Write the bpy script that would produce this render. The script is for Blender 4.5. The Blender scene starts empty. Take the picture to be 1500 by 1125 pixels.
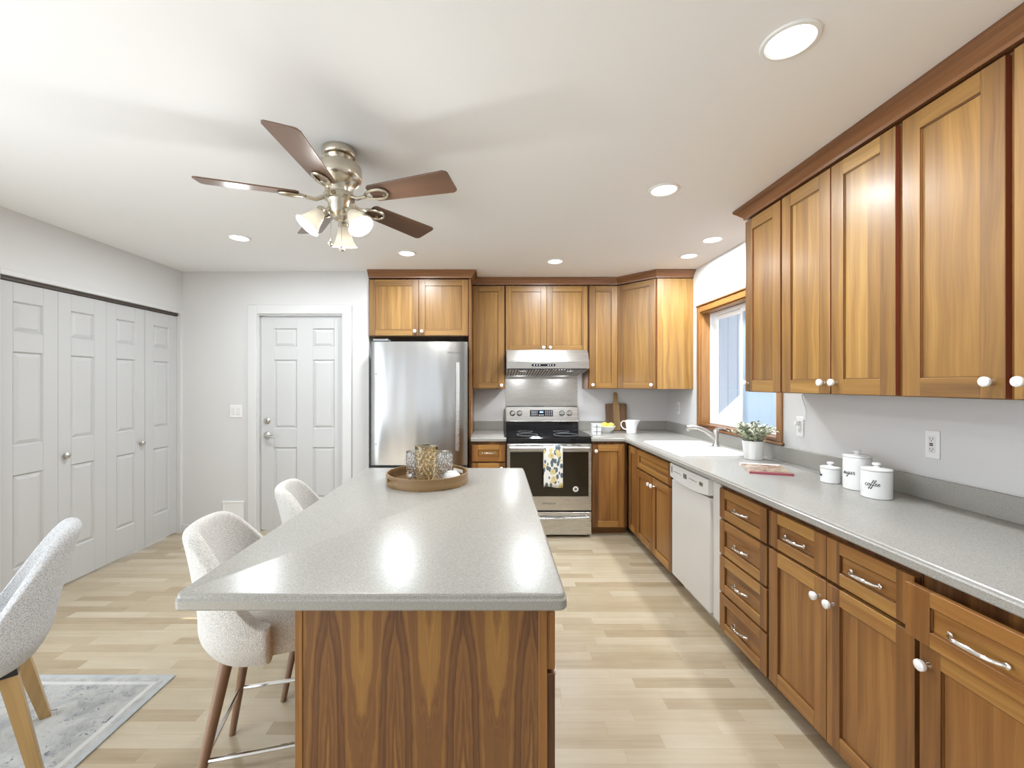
import bpy, bmesh, math, random
from mathutils import Matrix, Vector
random.seed(7)
C = bpy.context.scene.collection
PI = math.pi

# ------------------------------------------------------------------ camera, world, sun, daylight, exposure
CAMZ = 1.41
cam = bpy.data.cameras.new('camera')
cam.sensor_width = 36.0
cam.lens = 36.0 * 625.0 / 1500.0
cam.shift_x = 25.0 / 1500.0
cam.clip_start = 0.02
camo = bpy.data.objects.new('camera', cam)
camo.location = (0, 0, CAMZ)
camo.rotation_euler = (PI / 2, 0, 0)
C.objects.link(camo)
bpy.context.scene.camera = camo

W = bpy.data.worlds.new('sky')
bpy.context.scene.world = W
W.use_nodes = True
W.node_tree.nodes['Background'].inputs[0].default_value = (0.82, 0.90, 1.0, 1)
W.node_tree.nodes['Background'].inputs[1].default_value = 2.0

sun = bpy.data.lights.new('sun', 'SUN')
sun.energy = 16.0
sun.angle = 0.01
sun.color = (1.0, 0.95, 0.88)
suno = bpy.data.objects.new('sun', sun)
suno.rotation_euler = Vector((math.cos(math.radians(56)), 0, -math.sin(math.radians(56)))).to_track_quat('-Z', 'Y').to_euler()
suno.location = (-4, 5, 8)
C.objects.link(suno)


def area(name, loc, direction, sx, sy, power, col=(1, 1, 1)):
    l = bpy.data.lights.new(name, 'AREA')
    l.shape = 'RECTANGLE'
    l.size, l.size_y, l.energy, l.color = sx, sy, power, col
    o = bpy.data.objects.new(name, l)
    o.location = loc
    o.rotation_euler = Vector(direction).to_track_quat('-Z', 'Y').to_euler()
    C.objects.link(o)
    return o


# daylight through the wide dining-side glazing in the left wall
area('daylight_dining_window', (-2.93, -0.45, 1.15), (1, 0.0, -0.08), 3.5, 1.9, 50, (0.86, 0.94, 1.0))

vs = bpy.context.scene.view_settings
vs.view_transform = 'Standard'
vs.look = 'None'
vs.gamma = 1.0
vs.use_curve_mapping = False
vs.exposure = 0.30
bpy.context.scene.cycles.max_bounces = 10
bpy.context.scene.cycles.diffuse_bounces = 6
bpy.context.scene.cycles.transparent_max_bounces = 12
bpy.context.scene.cycles.sample_clamp_indirect = 6.0
bpy.context.scene.cycles.use_denoising = True
bpy.context.scene.cycles.caustics_reflective = False
bpy.context.scene.cycles.caustics_refractive = False


# ------------------------------------------------------------------ materials
class NT:
    def __init__(self, name):
        self.m = bpy.data.materials.new(name)
        self.m.use_nodes = True
        self.t = self.m.node_tree
        self.b = self.t.nodes['Principled BSDF']
        self.out = self.t.nodes['Material Output']

    def n(self, kind, **kw):
        nd = self.t.nodes.new('ShaderNode' + kind)
        for k, v in kw.items():
            setattr(nd, k, v)
        return nd

    def l(self, a, b):
        self.t.links.new(a, b)

    def set(self, **kw):
        for k, v in kw.items():
            self.b.inputs[k.replace('_', ' ')].default_value = v

    def math(self, op, a, b=None, c=None, clamp=False):
        nd = self.n('Math', operation=op)
        nd.use_clamp = clamp
        for i, x in enumerate((a, b, c)):
            if x is None:
                continue
            if isinstance(x, (int, float)):
                nd.inputs[i].default_value = x
            else:
                self.l(x, nd.inputs[i])
        return nd.outputs[0]

    def vec(self, x=0.0, y=0.0, z=0.0):
        nd = self.n('CombineXYZ')
        for i, v in enumerate((x, y, z)):
            if isinstance(v, (int, float)):
                nd.inputs[i].default_value = v
            else:
                self.l(v, nd.inputs[i])
        return nd.outputs[0]

    def noise(self, vec, scale=1.0, detail=3.0, rough=0.5, dist=0.0):
        nd = self.n('TexNoise')
        nd.inputs['Scale'].default_value = scale
        nd.inputs['Detail'].default_value = detail
        nd.inputs['Roughness'].default_value = rough
        nd.inputs['Distortion'].default_value = dist
        self.l(vec, nd.inputs['Vector'])
        return nd.outputs['Fac']

    def ramp(self, fac, stops):
        nd = self.n('ValToRGB')
        r = nd.color_ramp
        while len(r.elements) > 1:
            r.elements.remove(r.elements[-1])
        for i, (p, c) in enumerate(stops):
            e = r.elements[0] if i == 0 else r.elements.new(p)
            e.position = p
            e.color = (*c, 1)
        self.l(fac, nd.inputs[0])
        return nd.outputs[0]

    def mix(self, fac, a, b, mode='MIX'):
        nd = self.n('Mix', data_type='RGBA', blend_type=mode)
        for sock, v in ((nd.inputs['Factor'], fac), (nd.inputs['A'], a), (nd.inputs['B'], b)):
            pass
        ins = [nd.inputs[0], nd.inputs[6], nd.inputs[7]]
        for s, v in zip(ins, (fac, a, b)):
            if isinstance(v, (int, float)):
                s.default_value = v
            elif isinstance(v, tuple):
                s.default_value = (*v, 1)
            else:
                self.l(v, s)
        return nd.outputs[2]

    def obj(self):
        return self.n('TexCoord').outputs['Object']

    def gen(self):
        return self.n('TexCoord').outputs['Generated']

    def sep(self, vec):
        nd = self.n('SeparateXYZ')
        self.l(vec, nd.inputs[0])
        return nd.outputs

    def bump(self, h, strength=0.2, dist=0.002):
        nd = self.n('Bump')
        nd.inputs['Strength'].default_value = strength
        nd.inputs['Distance'].default_value = dist
        self.l(h, nd.inputs['Height'])
        self.l(nd.outputs[0], self.b.inputs['Normal'])


def plain(name, col, rough=0.5, metal=0.0, coat=0.0, spec=None):
    k = NT(name)
    k.set(Base_Color=(*col, 1), Roughness=rough, Metallic=metal)
    k.b.inputs['Coat Weight'].default_value = coat
    if spec is not None:
        k.b.inputs['Specular IOR Level'].default_value = spec
    # slight natural unevenness of the finish
    o = k.obj()
    f = k.noise(o, 6.0, 2.0)
    c = k.mix(f, tuple(x * 0.97 for x in col), tuple(min(1, x * 1.03) for x in col))
    k.l(c, k.b.inputs['Base Color'])
    return k.m


def paint(name, col, rough=0.55, bump=0.06, scale=220):
    k = NT(name)
    k.set(Base_Color=(*col, 1), Roughness=rough)
    o = k.obj()
    k.bump(k.noise(o, scale, 3.0), bump, 0.001)
    return k.m


def wood(name, dark, mid, light, plank=0.085, rough=0.33, contrast=1.0):
    k = NT(name)
    uv = k.n('UVMap').outputs[0]
    s = k.sep(uv)
    u, v = s[0], s[1]
    pl = k.math('FLOOR', k.math('DIVIDE', v, plank))
    wn = k.n('TexWhiteNoise', noise_dimensions='1D')
    k.l(pl, wn.inputs['W'])
    pr = wn.outputs['Value']
    wob = k.noise(k.vec(k.math('MULTIPLY', u, 1.6), k.math('MULTIPLY', v, 3.0), pr), 1.0, 2.0)
    vv = k.math('ADD', k.math('MULTIPLY', v, 1.0), k.math('MULTIPLY', wob, 0.09))
    n1 = k.noise(k.vec(k.math('MULTIPLY', u, 0.9), k.math('MULTIPLY', vv, 22.0), k.math('MULTIPLY', pr, 31.0)), 1.0, 3.0, 0.6)
    n2 = k.noise(k.vec(k.math('MULTIPLY', u, 3.0), k.math('MULTIPLY', vv, 130.0), pr), 1.0, 2.0, 0.6)
    at = k.n('Attribute', attribute_name='tone')
    f = k.math('ADD', k.math('MULTIPLY', n1, 0.75 * contrast), k.math('MULTIPLY', n2, 0.22 * contrast))
    f = k.math('ADD', f, k.math('MULTIPLY', pr, 0.2 * contrast))
    f = k.math('ADD', f, k.math('SUBTRACT', at.outputs['Fac'], 0.11 * contrast + 0.61 * (contrast - 1) + 0.02))
    col = k.ramp(f, [(0.05, dark), (0.5, mid), (0.95, light)])
    k.l(col, k.b.inputs['Base Color'])
    k.set(Roughness=rough)
    k.b.inputs['Coat Weight'].default_value = 0.12
    k.b.inputs['Coat Roughness'].default_value = 0.25
    return k.m


def veneer(name):
    """book-matched walnut panel with cathedral figure"""
    k = NT(name)
    s = k.sep(k.n('UVMap').outputs[0])
    u, v = s[0], s[1]                       # u up, v across
    w = 0.0835
    cell = k.math('FLOOR', k.math('DIVIDE', k.math('ADD', v, w), w * 2))
    wn = k.n('TexWhiteNoise', noise_dimensions='1D')
    k.l(cell, wn.inputs['W'])
    pp = k.math('PINGPONG', v, w)           # 0 at flame centre
    wob = k.noise(k.vec(k.math('MULTIPLY', u, 3.2), k.math('MULTIPLY', pp, 24.0), k.math('MULTIPLY', wn.outputs[0], 0.35)), 1.0, 4.0, 0.55)
    x = k.math('DIVIDE', pp, w)
    q = k.math('MULTIPLY', k.math('POWER', x, 1.25), 2.5)
    h = k.math('ADD', k.math('MULTIPLY', u, -2.1), q)
    h = k.math('ADD', h, k.math('MULTIPLY', wob, 1.7))
    big = k.noise(k.vec(h, 0.0, 1.3), 1.25, 2.0, 0.6)
    fine = k.noise(k.vec(h, 0.0, 4.3), 9.0, 2.0, 0.5)
    fib = k.noise(k.vec(k.math('MULTIPLY', u, 4.0), k.math('MULTIPLY', v, 260.0), 0.0), 1.0, 2.0)
    f = k.math('ADD', k.math('MULTIPLY', big, 1.7), k.math('MULTIPLY', fine, 0.34))
    f = k.math('SUBTRACT', k.math('ADD', f, k.math('MULTIPLY', fib, 0.2)), 0.62)
    col = k.ramp(f, [(0.15, (0.10, 0.040, 0.017)), (0.40, (0.20, 0.088, 0.028)), (0.62, (0.29, 0.145, 0.038)), (0.92, (0.47, 0.27, 0.060))])
    k.l(col, k.b.inputs['Base Color'])
    k.set(Roughness=0.36)
    k.b.inputs['Coat Weight'].default_value = 0.2
    return k.m


def floor_mat():
    k = NT('maple_strip_floor')
    s = k.sep(k.obj())
    x, y = s[0], s[1]
    row = k.math('FLOOR', k.math('DIVIDE', y, 0.066))
    w1 = k.n('TexWhiteNoise', noise_dimensions='1D')
    k.l(row, w1.inputs['W'])
    xs = k.math('ADD', k.math('DIVIDE', x, 0.46), k.math('MULTIPLY', w1.outputs[0], 7.0))
    colm = k.math('FLOOR', xs)
    w2 = k.n('TexWhiteNoise', noise_dimensions='2D')
    k.l(k.vec(row, colm), w2.inputs['Vector'])
    tone = w2.outputs['Value']
    gr = k.noise(k.vec(k.math('MULTIPLY', x, 2.2), k.math('MULTIPLY', y, 42.0), k.math('MULTIPLY', tone, 9.0)), 1.0, 4.0, 0.6, 0.4)
    g2 = k.noise(k.vec(k.math('MULTIPLY', x, 6.0), k.math('MULTIPLY', y, 12.0), 3.0), 1.0, 3.0)
    f = k.math('ADD', k.math('MULTIPLY', tone, 0.5), k.math('MULTIPLY', gr, 0.5))
    f = k.math('ADD', f, k.math('MULTIPLY', k.math('SUBTRACT', g2, 0.5), 0.3))
    col = k.ramp(f, [(0.1, (0.32, 0.245, 0.15)), (0.35, (0.40, 0.32, 0.213)), (0.62, (0.475, 0.40, 0.285)), (0.95, (0.56, 0.49, 0.38))])
    # hairline joints between strips
    fy = k.math('FRACT', k.math('DIVIDE', y, 0.066))
    fx = k.math('FRACT', xs)
    j = k.math('MAXIMUM', k.math('LESS_THAN', fy, 0.02), k.math('LESS_THAN', fx, 0.004))
    col = k.mix(k.math('MULTIPLY', j, 0.3), col, (0.3, 0.2, 0.11))
    k.l(col, k.b.inputs['Base Color'])
    k.set(Roughness=0.3)
    return k.m


def quartz(name, a, b, rough):
    k = NT(name)
    o = k.obj()
    n1 = k.noise(o, 330.0, 2.0, 0.6)
    n2 = k.noise(o, 900.0, 1.0, 0.5)
    f = k.math('ADD', k.math('MULTIPLY', n1, 0.7), k.math('MULTIPLY', n2, 0.3))
    col = k.ramp(f, [(0.3, tuple(c * 0.7 for c in a)), (0.42, a), (0.58, b), (0.72, tuple(min(1, c * 1.18) for c in b))])
    k.l(col, k.b.inputs['Base Color'])
    k.set(Roughness=rough)
    return k.m


def steel(name, col=(0.62, 0.62, 0.62), rough=0.26, wav=0.0):
    k = NT(name)
    k.set(Base_Color=(*col, 1), Metallic=1.0, Roughness=rough)
    s = k.sep(k.obj())
    br = k.noise(k.vec(k.math('MULTIPLY', s[0], 6.0), k.math('MULTIPLY', s[1], 6.0), k.math('MULTIPLY', s[2], 900.0)), 1.0, 2.0)
    r = k.math('ADD', k.math('MULTIPLY', br, 0.12), rough - 0.06)
    k.l(r, k.b.inputs['Roughness'])
    if wav:
        h = k.noise(k.vec(k.math('MULTIPLY', s[0], 5.5), 0.0, k.math('MULTIPLY', s[2], 0.9)), 1.0, 1.0)
        k.bump(h, 1.0, wav)
    return k.m


def boucle(name, a, b, scale=150.0):
    k = NT(name)
    o = k.obj()
    v = k.n('TexVoronoi')
    v.inputs['Scale'].default_value = scale
    k.l(o, v.inputs['Vector'])
    n = k.noise(o, scale * 1.3, 2.0, 0.7)
    f = k.math('ADD', k.math('MULTIPLY', n, 0.75), k.math('MULTIPLY', v.outputs['Distance'], 0.45))
    col = k.ramp(f, [(0.33, a), (0.62, b)])
    k.l(col, k.b.inputs['Base Color'])
    k.set(Roughness=0.95)
    k.b.inputs['Specular IOR Level'].default_value = 0.1
    k.b.inputs['Sheen Weight'].default_value = 0.15
    k.bump(f, 0.7, 0.006)
    return k.m


def rug_mat():
    k = NT('faded_rug_pile')
    s = k.sep(k.obj())
    x, y = s[0], s[1]                 # object origin at the rug's centre
    hx, hy = 0.655, 1.13
    dx = k.math('SUBTRACT', hx, k.math('ABSOLUTE', x))
    dy = k.math('SUBTRACT', hy, k.math('ABSOLUTE', y))
    d = k.math('MINIMUM', dx, dy)
    o = k.obj()
    n1 = k.noise(o, 9.0, 5.0, 0.65, 1.2)
    n2 = k.noise(o, 26.0, 4.0, 0.7, 2.0)
    base = k.ramp(n1, [(0.3, (0.28, 0.29, 0.295)), (0.5, (0.41, 0.41, 0.395)), (0.7, (0.50, 0.49, 0.47))])
    spots = k.math('GREATER_THAN', n2, 0.62)
    band = k.math('MULTIPLY', k.math('GREATER_THAN', d, 0.07), k.math('LESS_THAN', d, 0.3))
    sp = k.math('MULTIPLY', spots, k.math('ADD', k.math('MULTIPLY', band, 0.65), 0.35))
    col = k.mix(sp, base, (0.12, 0.13, 0.16))
    edge = k.math('LESS_THAN', d, 0.025)
    line = k.math('MULTIPLY', k.math('GREATER_THAN', d, 0.05), k.math('LESS_THAN', d, 0.07))
    col = k.mix(k.math('MULTIPLY', line, 0.5), col, (0.7, 0.7, 0.68))
    col = k.mix(k.math('MULTIPLY', edge, 0.6), col, (0.42, 0.46, 0.49))
    k.l(col, k.b.inputs['Base Color'])
    k.set(Roughness=0.95)
    k.bump(n2, 0.3, 0.003)
    return k.m


def towel_mat():
    k = NT('floral_towel_cloth')
    o = k.obj()
    v = k.n('TexVoronoi')
    v.inputs['Scale'].default_value = 13.0
    k.l(o, v.inputs['Vector'])
    wob = k.noise(o, 55.0, 2.0)
    dist = k.math('ADD', v.outputs['Distance'], k.math('MULTIPLY', k.math('SUBTRACT', wob, 0.5), 0.28))
    flower = k.math('LESS_THAN', dist, 0.36)
    heart = k.math('LESS_THAN', dist, 0.14)
    lv = k.n('TexVoronoi', feature='F1')
    lv.inputs['Scale'].default_value = 34.0
    mp = k.n('Mapping')
    mp.inputs['Rotation'].default_value = (0, 0.7, 0)
    mp.inputs['Scale'].default_value = (1.0, 1.0, 0.55)
    k.l(o, mp.inputs['Vector'])
    k.l(mp.outputs[0], lv.inputs['Vector'])
    leafsel = k.math('GREATER_THAN', k.sep(lv.outputs['Color'])[0], 0.25)
    leaf = k.math('MULTIPLY', k.math('LESS_THAN', lv.outputs['Distance'], 0.46), leafsel)
    col = k.mix(leaf, (0.80, 0.80, 0.77), (0.10, 0.14, 0.16))
    col = k.mix(flower, col, (0.68, 0.58, 0.30))
    col = k.mix(heart, col, (0.55, 0.40, 0.16))
    k.l(col, k.b.inputs['Base Color'])
    k.set(Roughness=0.9)
    return k.m


def board_mat():
    k = NT('striped_acacia')
    s = k.sep(k.obj())
    st = k.math('FLOOR', k.math('DIVIDE', k.math('ADD', s[0], 1.0), 0.042))
    wn = k.n('TexWhiteNoise', noise_dimensions='1D')
    k.l(st, wn.inputs['W'])
    g = k.noise(k.vec(k.math('MULTIPLY', s[0], 60.0), s[1], k.math('MULTIPLY', s[2], 5.0)), 1.0, 3.0)
    mid = k.math('LESS_THAN', k.math('ABSOLUTE', s[0]), 0.033)
    f = k.math('ADD', k.math('MULTIPLY', wn.outputs[0], 0.25), k.math('MULTIPLY', g, 0.4))
    f = k.math('ADD', f, k.math('MULTIPLY', mid, 0.4))
    col = k.ramp(f, [(0.1, (0.07, 0.035, 0.015)), (0.45, (0.19, 0.10, 0.045)), (0.85, (0.42, 0.28, 0.11))])
    k.l(col, k.b.inputs['Base Color'])
    k.set(Roughness=0.45)
    return k.m


def emis(name, col, strength):
    k = NT(name)
    k.set(Base_Color=(*col, 1), Roughness=0.4)
    k.b.inputs['Emission Color'].default_value = (*col, 1)
    k.b.inputs['Emission Strength'].default_value = strength
    return k.m


def thin_glass(name, tint=(1, 1, 1), refl=0.08, haze=0.0, hazecol=(0.6, 0.7, 0.8)):
    k = NT(name)
    tr = k.n('BsdfTransparent')
    tr.inputs[0].default_value = (*tint, 1)
    gl = k.n('BsdfGlossy')
    gl.inputs['Roughness'].default_value = 0.02
    fr = k.n('Fresnel')
    fr.inputs[0].default_value = 1.45
    m1 = k.n('MixShader')
    ge = k.n('NewGeometry')
    k.l(k.math('MULTIPLY', fr.outputs[0], k.math('SUBTRACT', 1.0, ge.outputs['Backfacing'])), m1.inputs[0])
    k.l(tr.outputs[0], m1.inputs[1])
    k.l(gl.outputs[0], m1.inputs[2])
    last = m1
    if haze:
        df = k.n('BsdfDiffuse')
        df.inputs[0].default_value = (*hazecol, 1)
        m2 = k.n('MixShader')
        m2.inputs[0].default_value = haze
        k.l(m1.outputs[0], m2.inputs[1])
        k.l(df.outputs[0], m2.inputs[2])
        last = m2
    k.l(last.outputs[0], k.out.inputs[0])
    return k.m


def cut_glass():
    k = NT('clear_cut_glass')
    k.set(Base_Color=(0.97, 0.98, 0.98, 1), Roughness=0.03, IOR=1.45)
    k.b.inputs['Transmission Weight'].default_value = 1.0
    return k.m


def magazine_mat():
    k = NT('printed_cover')
    o = k.obj()
    s = k.sep(o)
    n = k.noise(o, 24.0, 3.0, 0.6, 1.0)
    pic = k.ramp(n, [(0.35, (0.07, 0.025, 0.025)), (0.46, (0.24, 0.11, 0.075)), (0.54, (0.50, 0.42, 0.30)), (0.66, (0.16, 0.15, 0.10))])
    band = k.math('GREATER_THAN', s[1], 0.112)
    col = k.mix(band, pic, (0.82, 0.80, 0.78))
    red = k.math('LESS_THAN', s[1], -0.125)
    col = k.mix(red, col, (0.34, 0.075, 0.10))
    k.l(col, k.b.inputs['Base Color'])
    k.set(Roughness=0.3)
    return k.m


def siding_mat():
    k = NT('painted_siding')
    s = k.sep(k.obj())
    n = k.noise(k.vec(k.math('MULTIPLY', s[0], 8.0), k.math('MULTIPLY', s[1], 8.0), k.math('MULTIPLY', s[2], 1.5)), 1.0, 3.0)
    col = k.mix(n, (0.27, 0.31, 0.36), (0.34, 0.38, 0.43))
    k.l(col, k.b.inputs['Base Color'])
    k.set(Roughness=0.8)
    return k.m


def shade_mat():
    k = NT('frosted_opal_glass')
    k.set(Base_Color=(0.62, 0.60, 0.55, 1), Roughness=0.35)
    k.b.inputs['Emission Color'].default_value = (1.0, 0.93, 0.80, 1)
    k.b.inputs['Emission Strength'].default_value = 0.22
    tl = k.n('BsdfTranslucent')
    tl.inputs[0].default_value = (0.5, 0.47, 0.41, 1)
    mx = k.n('MixShader')
    mx.inputs[0].default_value = 0.45
    k.l(k.b.outputs[0], mx.inputs[1])
    k.l(tl.outputs[0], mx.inputs[2])
    k.l(mx.outputs[0], k.out.inputs[0])
    return k.m


M = {}
M['wall'] = paint('wall_paint', (0.645, 0.643, 0.64), 0.6)
M['ceil'] = paint('ceiling_paint', (0.84, 0.845, 0.85), 0.7, 0.1, 160)
M['trim'] = paint('white_trim_paint', (0.66, 0.66, 0.66), 0.35, 0.02)
M['door'] = paint('white_door_paint', (0.56, 0.563, 0.565), 0.38, 0.02)
M['closet'] = paint('closet_door_paint', (0.53, 0.53, 0.53), 0.4, 0.02)
M['floor'] = floor_mat()
M['gold'] = wood('honey_cherry', (0.105, 0.046, 0.016), (0.268, 0.136, 0.033), (0.48, 0.285, 0.085), 0.085, 0.4, 1.12)
M['red'] = wood('red_cherry', (0.072, 0.025, 0.009), (0.275, 0.121, 0.032), (0.49, 0.275, 0.074))
M['crown'] = wood('crown_cherry', (0.075, 0.026, 0.010), (0.20, 0.085, 0.032), (0.34, 0.17, 0.068))
M['gap'] = plain('dark_red_edge', (0.10, 0.018, 0.010), 0.4)
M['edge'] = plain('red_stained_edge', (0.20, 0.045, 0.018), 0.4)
M['veneer'] = veneer('walnut_veneer')
M['top'] = quartz('grey_quartz', (0.29, 0.28, 0.258), (0.357, 0.347, 0.32), 0.27)
M['steel'] = steel('brushed_steel', (0.62, 0.61, 0.595), 0.27)
M['fridge'] = steel('fridge_steel', (0.42, 0.415, 0.405), 0.20, 0.006)
M['chrome'] = plain('chrome', (0.80, 0.80, 0.80), 0.12, 1.0)
M['nickel'] = plain('brushed_nickel', (0.60, 0.55, 0.46), 0.24, 1.0)
M['satin'] = plain('satin_nickel', (0.62, 0.60, 0.57), 0.28, 1.0)
M['black'] = plain('black_plastic', (0.012, 0.012, 0.012), 0.3)
M['blackglass'] = plain('black_ceramic_glass', (0.010, 0.010, 0.011), 0.06)
M['ovenglass'] = plain('oven_glass', (0.020, 0.015, 0.008), 0.08)
M['grey'] = plain('grey_enamel', (0.22, 0.23, 0.24), 0.5)
M['white'] = plain('white_enamel', (0.74, 0.74, 0.73), 0.25)
M['porcelain'] = plain('white_porcelain', (0.78, 0.78, 0.775), 0.15, 0, 0.3)
M['dw'] = plain('dishwasher_white', (0.70, 0.695, 0.68), 0.3)
M['plate'] = plain('white_wall_plate', (0.80, 0.80, 0.79), 0.35)
M['ink'] = plain('black_ink', (0.03, 0.03, 0.035), 0.5)
M['greyink'] = plain('grey_ink', (0.16, 0.16, 0.16), 0.5)
M['crystal'] = plain('milky_crystal', (0.86, 0.86, 0.86), 0.08, 0.0, 0.6)
M['boucle'] = boucle('cream_boucle', (0.36, 0.35, 0.33), (0.72, 0.70, 0.67), 260.0)
M['tweed'] = boucle('grey_tweed', (0.26, 0.26, 0.265), (0.56, 0.56, 0.565), 190.0)
M['legwood'] = wood('walnut_leg', (0.13, 0.07, 0.04), (0.24, 0.14, 0.085), (0.34, 0.21, 0.13))
M['oakleg'] = wood('oak_leg', (0.22, 0.12, 0.04), (0.42, 0.27, 0.11), (0.55, 0.38, 0.18))
M['blade'] = wood('fan_blade_walnut', (0.075, 0.040, 0.025), (0.14, 0.075, 0.047), (0.21, 0.12, 0.075), 0.5)
M['tray'] = wood('tray_wood', (0.11, 0.06, 0.024), (0.25, 0.15, 0.062), (0.43, 0.30, 0.15), 0.03)
M['rug'] = rug_mat()
M['towel'] = towel_mat()
M['board'] = board_mat()
M['glass'] = cut_glass()
M['amberglass'] = NT('amber_tinted_glass').m
_g = M['amberglass'].node_tree.nodes['Principled BSDF']
_g.inputs['Base Color'].default_value = (0.93, 0.82, 0.60, 1)
_g.inputs['Roughness'].default_value = 0.02
_g.inputs['Transmission Weight'].default_value = 1.0
M['pane'] = thin_glass('window_pane')
M['screen'] = thin_glass('screened_pane', (0.62, 0.68, 0.74), 0.08, 0.35, (0.55, 0.66, 0.76))
M['vinyl'] = plain('white_vinyl', (0.80, 0.81, 0.82), 0.35)
M['lemon'] = plain('lemon_peel', (0.80, 0.58, 0.10), 0.4)
M['leaf'] = plain('sage_leaf', (0.46, 0.49, 0.37), 0.6)
M['leafdark'] = plain('dark_sage_leaf', (0.22, 0.27, 0.16), 0.6)
M['leafpale'] = plain('pale_leaf', (0.66, 0.66, 0.54), 0.6)
M['stem'] = plain('plant_stem', (0.18, 0.20, 0.10), 0.7)
M['mag'] = magazine_mat()
M['page'] = plain('paper_pages', (0.80, 0.78, 0.74), 0.7)
M['siding'] = siding_mat()
M['ground'] = plain('concrete_path', (0.45, 0.44, 0.42), 0.9)
M['shade'] = shade_mat()
M['bulb'] = emis('bulb_glow', (1.0, 0.95, 0.86), 3.0)
M['led'] = emis('led_lens', (1.0, 0.98, 0.95), 4.0)
M['display'] = emis('blue_display', (0.25, 0.4, 1.0), 1.2)
M['dot'] = emis('panel_light', (0.75, 0.8, 0.9), 0.5)
M['bronze'] = plain('brown_track', (0.06, 0.045, 0.035), 0.5)


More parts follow.
